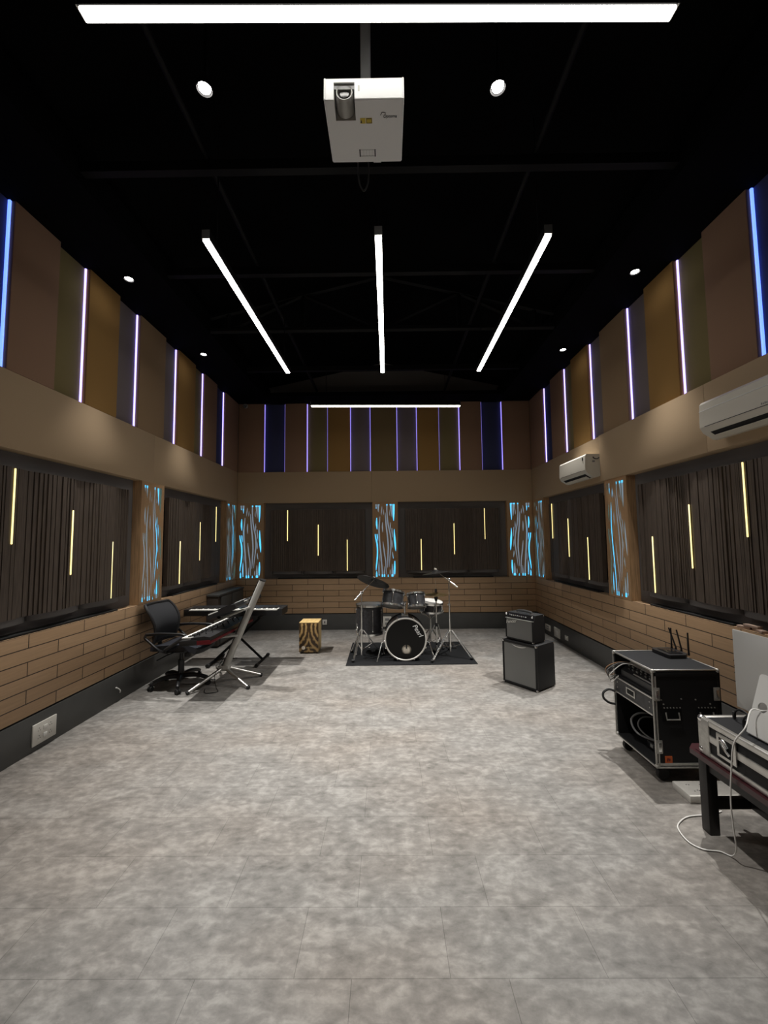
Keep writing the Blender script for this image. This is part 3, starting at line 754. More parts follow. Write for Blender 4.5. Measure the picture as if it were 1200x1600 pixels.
MB().sheet(g, .062).build('seat', 'leather', t, angle=60)
g = []; rim = []
def backpt(fz, fy):
    z = .53 + .43 * fz; hwid = .185 + .048 * min(1, fz * 1.6) - .030 * max(0, fz - .86) / .14
    x = -.262 + .055 * math.sin(fz * PI * .95) - .115 * fz ** 2.3 + .035 * fy * fy
    return V(x, hwid * fy, z)
for i in range(13): g.append([backpt(i / 12, j / 5 - 1) for j in range(11)])
MB().sheet(g, .008).build('mesh_back', 'mesh_fab', t, angle=60)
ring = [backpt(0, j / 4 - 1) for j in range(9)] + [backpt(i / 8, 1) for i in range(1, 8)] + [backpt(1, 1 - j / 4) for j in range(9)] + [backpt(1 - i / 8, -1) for i in range(1, 8)]
MB().tube(ring, .017, 10, 2, True).build('back_frame', 'plastic', t)
MB().tube([(-.06, 0, .41), (-.24, 0, .42), (-.285, 0, .50), (-.262, 0, .60)], .024, 10, 6, flat=1.6).box(-.275, -.235, -.16, .16, .545, .60, bev=.012).build('back_support', 'plastic', t)
for sy in (-1, 1):
    y = sy * .285
    MB().tube([(-.245, y, .645), (-.10, y, .658), (.06, y, .660), (.195, y, .655), (.22, y, .63), (.10, y, .55), (-.02, y * .98, .475), (-.04, y * .7, .432)], .014, 10, 5, flat=1.5).build('armrest', 'plastic', t)
    MB().tube([(-.245, y, .645), (-.26, y, .61), (-.20, y, .56), (-.09, y * .98, .475), (-.05, y * .7, .432)], .015, 10, 5, flat=1.5).build('armrest_strut', 'plastic', t)

# ================================================================== KEYBOARDS AND STANDS
def keybed(parent, L, x0, depth, ytop, R=Matrix(), nwhite=36):
    """keys run along local y, fronts at local x0, pointing to -x"""
    b = MB(R); p = L / nwhite
    for i in range(nwhite): b.box(x0, x0 + depth, -L / 2 + i * p + .0008, -L / 2 + (i + 1) * p - .0008, ytop - .012, ytop, bev=0)
    b.build('white_keys', 'key_white', parent, smooth=False)
    k = MB(R)
    for i in range(nwhite - 1):
        if i % 7 in (0, 1, 3, 4, 5):
            y = -L / 2 + (i + 1) * p; k.box(x0 + depth * .48, x0 + depth, y - .0055, y + .0055, ytop, ytop + .011, bev=.001)
    k.box(x0 + depth * .93, x0 + depth, -L / 2 + p * .8, L / 2 - p * .8, ytop - .001, ytop + .004)
    k.build('black_keys', 'gloss', parent, smooth=False)
# lower keyboard, red rear, keys towards the chair
t = thing('stage_keyboard', 'black keyboard with a red rear on the lower arms of the tilted column stand', 'keyboard', (-2.02, 4.93, .60), -.04)
RT = Matrix.Rotation(math.radians(-4), 4, 'Y')
MB(RT).prism([(-.17, 0), (.15, 0), (.165, .03), (.165, .075), (.10, .088), (-.045, .078), (-.045, .062), (-.17, .055)], Matrix(((1, 0, 0, 0), (0, 0, -1, .60), (0, 1, 0, 0), (0, 0, 0, 1))), 1.20).build('case', 'plastic', t, angle=20)
keybed(t, 1.10, -.172, .125, .078, RT @ Matrix.Translation((0, .0, 0)), 43)
MB(RT).box(.165, .171, -.60, .60, .004, .034, bev=.002).box(-.165, .165, .6, .606, .002, .05).box(.02, .165, -.606, -.60, .002, .045).build('red_rear_panel', 'red', t)
MB(RT).box(-.172, .02, -.606, -.60, .0, .055, bev=.002).build('end_cheek', 'plastic', t)
b = MB(RT)
for i in range(22): b.cyl((.0 + .05 * (i % 3), -.5 + i * .047, .083), (.0 + .05 * (i % 3), -.5 + i * .047, .096), .007, seg=10)
b.build('control_knobs', 'rubber', t)
# upper keyboard, edge-on
t = thing('synthesizer', 'slim black keyboard tilted steeply on the upper arms of the column stand', 'keyboard', (-1.885, 5.12, .865), 0)
RT = Matrix.Rotation(math.radians(-21.5), 4, 'Y')
MB(RT).prism([(-.18, .005), (-.16, 0), (.15, 0), (.165, .02), (.165, .06), (.12, .066), (-.04, .062), (-.04, .05), (-.18, .045)], Matrix(((1, 0, 0, 0), (0, 0, -1, .47), (0, 1, 0, 0), (0, 0, 0, 1))), .94).build('case', 'plastic', t, angle=20)
keybed(t, .86, -.178, .13, .062, RT, 36)
MB(RT).box(.14, .164, -.40, -.10, .0665, .0715, bev=.001).build('rear_trim', 'white_paint', t)
MB(RT).cyl((.166, -.10, .035), (.185, -.10, .035), .016, seg=14).cyl((.17, -.10, .035), (.17, .03, .05), .006, seg=8).build('cable_plug', 'alu', t)
# column stand
t = thing('tilted_keyboard_stand', 'silver tilted column keyboard stand with four splayed feet', 'keyboard stand', (-1.965, 4.95, 0))
p0, p1 = V(-.005, 0, .17), V(.437, 0, 1.215); d = (p1 - p0).normalized(); n = V(d.z, 0, -d.x)
m = axes(p0, V(0, 1, 0), n)     # local x = y axis, y = n, z = along the column
rr = []
for i in range(24):
    a = 2 * PI * i / 24; c, s = math.cos(a), math.sin(a)
    rr.append((.052 * abs(c) ** .55 * (1 if c >= 0 else -1), .034 * abs(s) ** .7 * (1 if s >= 0 else -1)))
m2 = Matrix((V(0, 1, 0), n, d)).transposed().to_4x4(); m2.translation = p0
MB().prism(rr, m2, (p1 - p0).length).build('column', 'alu_grey', t)
MB().prism([(-.034, -.040), (.034, -.040), (.034, -.030), (-.034, -.030)], m2, (p1 - p0).length - .01).build('cable_track', 'plastic', t)
MB().prism([(x * 1.03, y * 1.06) for x, y in rr], m2 @ Matrix.Translation((0, 0, (p1 - p0).length)), .012).build('top_cap', 'plastic', t)
MB().box(-.06, .055, -.055, .055, .15, .215, bev=.012).build('base_joint', 'alu_grey', t)
for i, (fx, fy) in enumerate(((-2.235, 4.575), (-1.612, 4.735), (-1.60, 5.165), (-2.30, 5.52))):
    e = V(fx + 1.965, fy - 4.95, .022); st = V(.02 if e.x > 0 else -.03, .03 if e.y > 0 else -.03, .175)
    l = MB().cyl(st, e, .021, .018, seg=14).build('leg', 'alu', t)
    f = (e - st).normalized(); MB().cyl(e - f * .012, e + f * .012, .0215, seg=14).build('rubber_foot', 'rubber', l)
for zc, tilt, nm, z_at in ((.845, 21.5, 'upper_arm', 0), (.585, 4, 'lower_arm', 0)):
    fcol = (zc + .07 * (1 if tilt > 10 else 0) - p0.z) / (p1.z - p0.z); root = p0 + (p1 - p0) * fcol
    for sy in (-1, 1):
        dirv = V(-math.cos(math.radians(tilt)), sy * .22, -math.sin(math.radians(tilt))).normalized()
        st = root + V(-.005, sy * .05, -.012); en = st + dirv * .43
        R = axes(st, dirv, V(0, 0, 1).cross(dirv))
        MB(R).box(0, .43, -.014, .014, -.012, .012, bev=.004).build(nm, 'alu_grey', t)
b = MB().tube([(-.02, .03, .30), (-.055, -.02, .21), (-.08, -.05, .12), (-.03, -.12, .02), (.02, -.20, .006), (-.10, -.24, .006), (-.16, -.12, .006)], .004, 6)
o = b.build('keyboard_cable', 'rubber'); o.location = (-1.95, 4.85, 0)
tag(o, 'thin black cable dangling from the foot of the silver column stand', 'cable')
# keyboard on the X stand
t = thing('stage_keyboard', 'black keyboard with white keys facing the camera on a black X-shaped stand', 'keyboard', (-2.135, 5.76, .672))
MB().prism([(-.155, .0), (.155, .0), (.155, .095), (.02, .083), (-.01, .072), (-.155, .062)], Matrix(((0, 0, -1, .68), (1, 0, 0, 0), (0, 1, 0, 0), (0, 0, 0, 1))), 1.36).build('case', 'plastic', t, angle=20)
RX = Matrix.Rotation(PI / 2, 4, 'Z')
keybed(t, 1.22, -.157, .135, .083, RX, 52)
for sx in (-1, 1): MB().box(sx * .68, sx * .62, -.16, .155, .0, .09, bev=.004).build('end_cheek', 'plastic', t)
t = thing('cross_keyboard_stand', 'black X-shaped folding keyboard stand behind the silver column', 'keyboard stand', (-2.10, 5.76, 0))
for sx in (-1, 1):
    y = .02 * sx
    a = V(.33 * sx, y, .035); c = V(-.33 * sx, y, .645)
    MB().cyl(a, c, .017, seg=8).build('cross_bar', 'steel_black', t)
    f = MB().cyl((.33 * sx, -.24, .03), (.33 * sx, .26, .03), .018, seg=10).build('foot_bar', 'steel_black', t)
    for yy in (-.245, .265): MB().cyl((.33 * sx, yy - .018, .03), (.33 * sx, yy + .018, .03), .025, seg=12).build('rubber_foot', 'rubber', f)
    MB().cyl((-.33 * sx, -.17, .65), (-.33 * sx, .17, .65), .018, seg=10).build('top_bar', 'steel_black', t)
MB().cyl((0, -.05, .34), (0, .05, .34), .028, seg=16).build('pivot_disc', 'rubber', t)
# cabinet in the corner
t = thing('low_cabinet', 'slate grey low cabinet standing against the wall in the far keyboard corner', 'cabinet', (-2.80, 7.05, 0))
MB().box(-.10, .085, -.55, .55, .03, .81, bev=.004).build('carcass', 'cab_brown', t)
MB().box(-.10, .105, -.56, .56, .81, .845, bev=.004).build('worktop', 'cab_grey', t)
for y0_, y1_ in ((-.46, -.012), (.012, .54)): MB().box(.0855, .098, y0_, y1_, .06, .80, bev=.003).build('door', 'cab_grey', t)
MB().box(-.08, .06, -.52, .52, 0, .03).build('plinth', 'black', t)

# ================================================================== CAJON
t = thing('box_drum', 'wooden box drum with a mirrored dark-figured front, standing on the floor', 'drum', (-1.195, 6.31, 0))
MB().box(-.143, .143, -.138, .15, .02, .452, bev=.003).build('box_body', 'ply_side', t)
MB().box(-.145, .145, -.15, -.1385, .02, .452, bev=.002).build('playing_surface', 'cajon', t)
MB().box(-.145, .145, -.15, .15, .4525, .464, bev=.003).build('seat_board', 'ply', t)
for x in (-.12, .12):
    for y in (-.12, .12): MB().cyl((x, y, 0), (x, y, .02), .014, seg=12).build('rubber_foot', 'rubber', t)
MB().cyl((-.078, -.1505, .088), (-.078, -.152, .088), .027, seg=24).build('logo_disc', 'felt', t)
b = MB()
for i, (x, h_) in enumerate(((-.03, .022), (-.012, .028), (.006, .018), (.03, .032), (.052, .026), (.072, .03))): b.box(x, x + .011, -.152, -.1505, .088 - h_ / 2, .088 + h_ / 2, bev=.0006)
b.build('logo_lettering', 'ply_side', t)

# ================================================================== GUITAR AMPLIFIERS
def corners(parent, w_, d_, h_, zs=(0, 1), r=.02):
    for sx in (-1, 1):
        for sy in (-1, 1):
            for f in zs:
                z = r * .75 if f == 0 else h_ - r * .75
                MB().sph((sx * (w_ / 2 - r * .55), sy * (d_ / 2 - r * .55), z), r * .72, u=12, v=8).build('corner_cap', 'chrome', parent)
AZ = math.atan2(-.80, .60)
t = thing('speaker_cabinet', 'large black speaker cabinet with silver grille cloth on the floor', 'amplifier', (1.645, 4.84, 0), AZ)
w_, d_, h_ = .455, .36, .505
MB().box(-w_ / 2, w_ / 2, -d_ / 2 + .02, d_ / 2, .012, h_, bev=.010).build('cabinet_body', 'tolex', t)
fr = MB()
for x0, x1, z0, z1 in ((-w_ / 2, w_ / 2, .012, .035), (-w_ / 2, w_ / 2, h_ - .028, h_), (-w_ / 2, -w_ / 2 + .02, .035, h_ - .028), (w_ / 2 - .022, w_ / 2, .035, h_ - .028)): fr.box(x0, x1, -d_ / 2, -d_ / 2 + .0205, z0, z1, bev=.002)
fr.build('front_frame', 'tolex', t)
MB().box(-w_ / 2 + .021, w_ / 2 - .023, -d_ / 2 + .006, -d_ / 2 + .0195, .036, h_ - .029).build('grille_cloth', 'grille', t)
MB().tube([(-.095, -d_ / 2 + .003, h_ - .040), (-.05, -d_ / 2 + .003, h_ - .052), (0, -d_ / 2 + .003, h_ - .056), (.05, -d_ / 2 + .003, h_ - .052), (.095, -d_ / 2 + .003, h_ - .040)], lambda f: .001 + .007 * math.sin(PI * f), 8, 3).build('grille_badge', 'alu', t)
corners(t, w_, d_, h_)
for sx in (-1, 1):
    for sy in (-1, 1): MB().cyl((sx * .17, sy * .13, 0), (sx * .17, sy * .13, .0125), .018, seg=12).build('rubber_foot', 'rubber', t)
RA = Matrix.Rotation(AZ, 4, 'Z')
off = RA @ V(-.012, -.035, 0)
t = thing('guitar_amplifier', 'small black guitar amplifier with script lettering, on top of the speaker cabinet', 'amplifier', (1.645 + off.x, 4.84 + off.y, .5055), AZ - .02)
w_, d_, h_ = .375, .225, .312
MB().prism([(-d_ / 2 + .02, .010), (d_ / 2, .010), (d_ / 2, h_), (-d_ / 2 + .055, h_), (-d_ / 2 + .03, h_ - .06), (-d_ / 2 + .02, h_ - .062)],
           Matrix(((0, 0, 1, -w_ / 2), (1, 0, 0, 0), (0, 1, 0, 0), (0, 0, 0, 1))), w_).build('cabinet_body', 'tolex', t, angle=20)
MB().prism([(-d_ / 2 + .030, h_ - .058), (-d_ / 2 + .053, h_ - .006), (-d_ / 2 + .048, h_ - .004), (-d_ / 2 + .025, h_ - .056)], Matrix(((0, 0, 1, -w_ / 2 + .012), (1, 0, 0, 0), (0, 1, 0, 0), (0, 0, 0, 1))), w_ - .024).build('control_panel', 'gloss', t)
for i in range(8):
    x = -.12 + i * .028; c = V(x, -d_ / 2 + .037, h_ - .031); nn = V(0, -.91, .41)
    MB().cyl(c, c + nn * .012, .0075, .006, seg=12).build('control_knob', 'alu' if i in (1, 3, 7, 0, 5) else 'chrome', t)
fr = MB()
for x0, x1, z0, z1 in ((-w_ / 2, w_ / 2, .010, .026), (-w_ / 2, -w_ / 2 + .014, .026, h_ - .062), (w_ / 2 - .014, w_ / 2, .026, h_ - .062)): fr.box(x0, x1, -d_ / 2, -d_ / 2 + .0205, z0, z1, bev=.002)
fr.build('front_frame', 'tolex', t)
MB().box(-w_ / 2 + .0, w_ / 2 - .0, -d_ / 2 + .002, -d_ / 2 + .02, h_ - .064, h_ - .059).build('bright_trim', 'alu', t)
MB().box(-w_ / 2 + .015, w_ / 2 - .015, -d_ / 2 + .006, -d_ / 2 + .0195, .027, h_ - .065).build('grille_cloth', 'grille', t)
lg = axes((-.105, -d_ / 2 + .004, h_ - .095), V(1, 0, .16), V(0, 0, 1)); 
text('script_lettering', 'Fender', .052, axes((-.108, -d_ / 2 + .0035, h_ - .098), V(1, 0, .2), V(-.2, 0, 1)), 'white_plastic', t, .35, .0015)
MB().tube([(-.10, .0, h_ + .002), (-.09, .0, h_ + .020), (0, .0, h_ + .028), (.09, .0, h_ + .020), (.10, .0, h_ + .002)], .009, 8, 4, flat=1.6).build('carry_handle', 'rubber', t)
for x in (-.10, .10): MB().box(x - .018, x + .018, -.014, .014, h_, h_ + .008, bev=.002).build('handle_bracket', 'chrome', t)
corners(t, w_, d_, h_, (0, 1), .018)
for sx in (-1, 1):
    for sy in (-1, 1): MB().cyl((sx * .14, sy * .08, 0), (sx * .14, sy * .08, .0105), .014, seg=12).build('rubber_foot', 'rubber', t)

# ================================================================== DRUM KIT
MATZ = .0085
b = MB(); b.prism([(-.575, 5.555), (1.215, 5.59), (1.20, 6.78), (-.585, 6.765)], Matrix(), .008)
tag(b.build('drum_mat', 'mat', smooth=False), 'black rectangular mat on the floor under the drum kit', 'mat')
def ring(parent, name, m, r, z, h, mx, t_=.006, seg=40):
    MB().lathe([(r - t_, z), (r + t_, z), (r + t_, z + h), (r - t_, z + h), (r - t_, z)], seg, mx).build(name, m, parent)
def lugs(parent, r, n, z0, z1, mx, ph=0, sz=.011):
    for i in range(n):
        a = 2 * PI * (i + ph) / n; c, s = math.cos(a), math.sin(a)
        b = MB(mx); b.sph((c * (r + .008), s * (r + .008), z0), sz); b.sph((c * (r + .008), s * (r + .008), z1), sz)
        b.cyl((c * (r + .010), s * (r + .010), z0), (c * (r + .010), s * (r + .010), z1), .0035, seg=6)
        b.build('lug_bolt', 'chrome', parent)
def drum(name, label, loc, mx, r, h, top_head, bottom_head, n=6, hoop='chrome', shell='shell'):
    t = thing(name, label, 'drum', loc, 0, None)
    MB().lathe([(r - .006, .012), (r, .012), (r, h - .012), (r - .006, h - .012), (r - .006, .012)], 44, mx).build('shell', shell, t)
    MB().lathe([(0, h - .004), (r + .001, h - .004), (r + .002, h - .012), (0, h - .011)], 40, mx).build('batter_head', top_head, t)
    MB().lathe([(0, .004), (r + .001, .004), (r + .002, .012), (0, .011)], 40, mx).build('resonant_head', bottom_head, t)
    ring(t, 'hoop', hoop, r + .008, h - .022, .028, mx, .005); ring(t, 'hoop', hoop, r + .008, -.006, .028, mx, .005)
    return t
# bass drum
BX, BYF, BYB, BR = .245, 5.715, 6.115, .285
mx = Matrix.Rotation(PI / 2, 4, 'X')           # local z -> -y : front head faces the camera
t = thing('bass_drum', 'large black bass drum facing the camera in the middle of the mat', 'drum', (BX, BYB, MATZ + .300))
D = BYB - BYF
MB().lathe([(BR - .008, .03), (BR - .001, .03), (BR - .001, D - .03), (BR - .008, D - .03), (BR - .008, .03)], 64, mx).build('shell', 'shell', t)
cu = bpy.data.curves.new('head', 'CURVE'); cu.dimensions = '2D'; cu.fill_mode = 'BOTH'; cu.extrude = .0015
for cx_, cz_, r_ in ((0, 0, BR - .004), (.012, -.145, .068)):
    sp = cu.splines.new('POLY'); sp.points.add(47); sp.use_cyclic_u = True
    for i, p in enumerate(sp.points): p.co = (cx_ + r_ * math.cos(2 * PI * i / 48), cz_ + r_ * math.sin(2 * PI * i / 48), 0, 1)
oo = bpy.data.objects.new('head', cu); COL.objects.link(oo)
me = bpy.data.meshes.new_from_object(oo.evaluated_get(bpy.context.evaluated_depsgraph_get())); bpy.data.objects.remove(oo)
mm = MB(); mm.bm.from_mesh(me); mm.xf = Matrix.Translation((0, -D + .012, 0)) @ Matrix.Rotation(PI / 2, 4, 'X'); mm.build('front_head', 'skin_black', t, smooth=False)
MB().sph((.012, -D + .055, -.145), .085, (1, .42, 1)).build('damping_pillow', 'felt', t)
MB().box(.004, .020, -D + .014, -D + .026, -.13, -.075, bev=.002).build('pillow_strap', 'ink', t)
MB().lathe([(0, .02), (BR - .01, .02), (BR - .01, .023), (0, .023)], 48, mx).build('batter_head', 'smoke_skin', t)
MB().lathe([(BR - .010, D - .032), (BR + .008, D - .032), (BR + .010, D - .002), (BR - .002, D), (BR - .010, D - .006), (BR - .010, D - .032)], 72, mx).build('front_hoop', 'hoop', t)
MB().lathe([(BR - .010, .0), (BR + .008, .0), (BR + .008, .034), (BR - .010, .034), (BR - .010, .0)], 64, mx).build('rear_hoop', 'tolex', t)
for i in range(8):
    a = 2 * PI * (i + .5) / 8; c, s = math.cos(a), math.sin(a)
    b = MB(); b.box(-.011, .011, -D - .002, -D + .045, -.012, .014, bev=.004, R=Matrix.Rotation(-a + PI / 2, 4, 'Y') @ Matrix.Translation((0, 0, BR + .012)))
    b.cyl((c * (BR + .012), -D + .03, s * (BR + .012)), (c * (BR + .006), -D + .16, s * (BR + .006)), .006, seg=8)
    b.build('tension_claw', 'chrome', t)
for sx in (-1, 1):
    MB().tube([(sx * BR, -.30, -.05), (sx * (BR + .05), -.34, -.06), (sx * (BR + .115), -.46 if sx < 0 else -.40, -.29)], .008, 8, 0).sph((sx * (BR + .01), -.30, -.05), .022).build('spur', 'chrome', t)
MB().box(-.05, .05, -.26, -.14, BR - .004, BR + .03, bev=.006).cyl((0, -.2, BR), (0, -.2, BR + .17), .014, seg=14).build('tom_mount', 'chrome', t)
for sx in (-1, 1): MB().tube([(0, -.2, BR + .16), (sx * .012, -.2, BR + .19), (sx * .02, -.21, BR + .20)], .012, 10, 4).sph((0, -.2, BR + .16), .026).build('tom_arm', 'chrome', t)
text('script_lettering', 'Pearl', .092, axes((.168, -D + .0095, .118), V(.53, 0, -.85), V(.85, 0, .53)), 'white_paint', t, .25, .0006)
# rack toms: tops lean away from the camera
def tilt(ax, ay): return Matrix.Rotation(ax, 4, 'X') @ Matrix.Rotation(ay, 4, 'Y')
mt = tilt(math.radians(-20), math.radians(8))
t = drum('rack_tom', 'larger black rack tom on the floor tom side of the bass drum', (.06, 5.90, .733), mt, .155, .215, 'smoke_skin', 'smoke_skin')
lugs(t, .155, 6, .045, .17, mt, .5)
mt = tilt(math.radians(-20), math.radians(-3))
t = drum('rack_tom', 'smaller black rack tom beside the hi-hat cymbals', (.422, 5.92, .712), mt, .128, .20, 'smoke_skin', 'smoke_skin')
lugs(t, .128, 6, .045, .155, mt, .5)
# floor tom
mt = tilt(math.radians(0), math.radians(0))
t = drum('floor_tom', 'tall black floor tom on three thin legs', (-.275, 6.16, .30), mt, .198, .43, 'smoke_skin', 'smoke_skin')
lugs(t, .198, 8, .06, .36, mt, .35)
for a in (215, 335, 95):
    c, s = math.cos(math.radians(a)), math.sin(math.radians(a))
    MB().tube([(c * .222, s * .222, .17), (c * .222, s * .222, -.22), (c * .24, s * .24, -.278)], .005, 8, 0).sph((c * .212, s * .212, .10), .018).sph((c * .24, s * .24, -.280), .012, (1.2, 1.2, 1)).build('leg', 'chrome', t)
# snare on its basket stand
SX, SY, SZ = .66, 6.315, .60
mt = tilt(math.radians(6), math.radians(4))
t = drum('snare_drum', 'black snare drum with a white head behind the hi-hat stand', (SX, SY, SZ), mt, .178, .14, 'skin', 'skin')
lugs(t, .178, 8, .035, .105, mt, .2, .009)
def tripod(parent, feet, ztop, zmid, px, py, m='chrome', r=.0085):
    """double-braced legs, one part each, feet as sub-parts; local to (px,py)"""
    for fx, fy in feet:
        e = V(fx - px, fy - py, .018); st = V(0, 0, ztop); dr = V(e.x, e.y, 0).normalized(); sd = V(-dr.y, dr.x, 0) * .012
        b = MB()
        for sg in (-1, 1): b.cyl(st + dr * .03 + sd * sg, e + sd * sg * .7, r * .75, seg=8)
        mid = st.lerp(e, .52); b.cyl(V(0, 0, zmid) + dr * .02, mid, r * .6, seg=8)
        l = b.build('leg', m, parent)
        MB().sph(e + dr * .006 + V(0, 0, .004), .021, (1.2, 1.2, 1)).build('rubber_foot', 'rubber', l)
t = thing('snare_stand', 'chrome basket stand holding the snare drum', 'stand', (SX, SY, MATZ))
MB().cyl((0, 0, .12), (0, 0, .46), .011, seg=12).build('post', 'chrome', t)
tripod(t, [(SX - .24, SY + .02), (SX + .20, SY + .10), (SX - .02, SY + .24)], .30, .12, SX, SY)
for a in (-20, 100, 220):
    c, s = math.cos(math.radians(a)), math.sin(math.radians(a))
    MB().tube([(0, 0, .46), (c * .11, s * .11, .54), (c * .185, s * .185, .565), (c * .208, s * .208, .60 - MATZ + .01)], .007, 8, 3).build('basket_arm', 'chrome', t)
# cymbals
def cymbal(name, label, loc, R, r, m, felt=True, wing=True):
    t = thing(name, label, 'cymbal', loc, 0)
    MB().lathe([(.006, .036), (.03, .034), (.045, .020), (.055, .014), (r * .5, .004), (r, -.012), (r, -.0145), (r * .5, .0015), (.055, .0115), (.045, .0175), (.03, .031), (.006, .033)], 56, R).build('bronze_disc', m, t)
    if felt: MB().lathe([(.005, .037), (.02, .037), (.02, .05), (.005, .05)], 18, R).build('felt_washer', 'felt', t)
    if wing: MB(R).box(-.022, .022, -.004, .004, .051, .070, bev=.003).build('wing_nut', 'chrome', t)
    return t
C1 = V(-.205, 5.93, 1.095)
R1 = Matrix.Rotation(math.radians(-22), 4, 'X') @ Matrix.Rotation(math.radians(17), 4, 'Y')
cymbal('ride_cymbal', 'large dark ride cymbal tilted above the floor tom', C1, R1, .245, 'cym_black')
def boom(name, label, px, py, zt, tip, tail, feet, zcol, elbow=True):
    t = thing(name, label, 'stand', (px, py, MATZ))
    lz = zt - MATZ; zl = min(.74, lz - .12)
    MB().cyl((0, 0, .05), (0, 0, zl), .0125, seg=14).build('lower_tube', 'chrome', t)
    MB().cyl((0, 0, zl - .02), (0, 0, lz), .008, seg=12).build('upper_tube', 'chrome', t)
    MB().cyl((0, 0, zl - .03), (0, 0, zl + .01), .018, seg=14).cyl((-.03, 0, zl - .008), (.02, 0, zl - .008), .007, seg=8).build('tube_clamp', 'chrome', t)
    MB().cyl((0, 0, zcol - .03), (0, 0, zcol + .02), .022, seg=14).build('leg_collar', 'chrome', t)
    MB().cyl((0, 0, .12), (0, 0, .15), .018, seg=14).build('brace_collar', 'chrome', t)
    o = V(px, py, MATZ); a, c = Vector(tail) - o, Vector(tip) - o
    MB().cyl(a, c, .006, seg=10).build('boom_arm', 'chrome', t)
    MB().cyl(a, a.lerp(c, .30), .011, seg=12).build('boom_weight', 'chrome', t)
    MB().sph((0, 0, lz), .022).cyl((-.028, 0, lz), (.028, 0, lz), .010, seg=10).build('tilter', 'chrome', t)
    tripod(t, feet, zcol, .13, px, py)
    return t
n1 = R1 @ V(0, 0, 1)
boom('boom_cymbal_stand', 'chrome boom stand in front of the floor tom, holding the ride cymbal', -.378, 5.87, .935, C1 + n1 * .030, (-.475, 5.83, .835), [(-.485, 5.70), (-.09, 5.99), (-.545, 6.17)], .395)
C2 = V(.725, 6.07, 1.205)
R2 = Matrix.Rotation(math.radians(-2.5), 4, 'X') @ Matrix.Rotation(math.radians(-8), 4, 'Y')
cymbal('crash_cymbal', 'thin dark crash cymbal seen edge-on above the hi-hat', C2, R2, .205, 'cym_black')
boom('boom_cymbal_stand', 'chrome boom stand on the guitar amplifier side, holding the crash cymbal', .905, 5.98, 1.105, C2 + (R2 @ V(0, 0, .028)), (1.02, 5.94, .995), [(.61, 5.665), (1.165, 5.775), (.93, 6.26)], .36)
# hi-hat
HX, HY = .722, 6.08
t = thing('hi_hat_stand', 'chrome hi-hat stand with pedal between bass drum and crash stand', 'stand', (HX, HY, MATZ))
MB().cyl((0, 0, .04), (0, 0, .80), .0115, seg=14).build('lower_tube', 'chrome', t)
MB().cyl((0, 0, .79), (0, 0, 1.07), .004, seg=8).build('pull_rod', 'chrome', t)
MB().lathe([(0, .77), (.016, .77), (.03, .822), (.03, .828), (0, .828)], 20).build('seat_cup', 'rubber', t)
MB().cyl((0, 0, .40), (0, 0, .45), .022, seg=14).build('leg_collar', 'plastic', t)
MB().cyl((0, 0, .13), (0, 0, .16), .018, seg=14).build('brace_collar', 'plastic', t)
tripod(t, [(HX - .22, HY - .03), (HX + .12, HY + .22)], .42, .15, HX, HY)
MB().box(-.04, .05, -.06, .20, .04, .055, bev=.004, R=Matrix.Rotation(-.12, 4, 'X')).build('foot_pedal', 'plastic', t)
t = thing('hi_hat_cymbals', 'pair of small bronze hi-hat cymbals on the hi-hat stand', 'cymbal', (HX, HY, .872))
R3 = Matrix.Identity(4)
MB().lathe([(.006, .034), (.03, .032), (.045, .022), (.16, .006), (.172, .002), (.172, .0), (.16, .004), (.045, .019), (.03, .029), (.006, .031)], 48).build('top_cymbal', 'brass', t)
MB().lathe([(.006, -.034), (.03, -.032), (.045, -.022), (.16, -.004), (.172, -.001), (.172, -.003), (.16, -.007), (.045, -.025), (.03, -.035), (.006, -.037)], 48).build('bottom_cymbal', 'brass', t)
MB().lathe([(.005, .035), (.018, .035), (.018, .075), (.012, .085), (.005, .085)], 18).build('clutch', 'rubber', t)
# kick pedal behind the bass drum
t = thing('kick_pedal', 'black kick pedal on the mat behind the bass drum', 'drum pedal', (BX + .02, 6.32, MATZ))
MB().box(-.06, .06, -.17, .18, .0, .012, bev=.003).build('base_plate', 'plastic', t)
MB().box(-.04, .04, -.12, .17, .03, .04, bev=.003, R=Matrix.Rotation(-.15, 4, 'X')).build('foot_board', 'alu_dull', t)
for sx in (-1, 1): MB().cyl((sx * .05, -.14, .01), (sx * .05, -.14, .22), .008, seg=8).build('upright', 'chrome', t)
MB().cyl((-.055, -.14, .215), (.055, -.14, .215), .007, seg=8).cyl((0, -.14, .215), (0, -.168, .31), .005, seg=8).sph((0, -.168, .315), .024).build('beater', 'chrome', t)
# low round stool pad near the mat edge
t = thing('foot_pedal', 'small black pedal lying at the rear edge of the mat', 'drum pedal', (.985, 6.50, MATZ))
MB().box(-.075, .075, -.14, .14, 0, .022, bev=.006).build('pedal_base', 'rubber', t)
MB().box(-.05, .05, -.12, .12, .026, .040, bev=.006).box(-.03, .03, .08, .12, .02, .03).build('pedal_board', 'plastic', t)

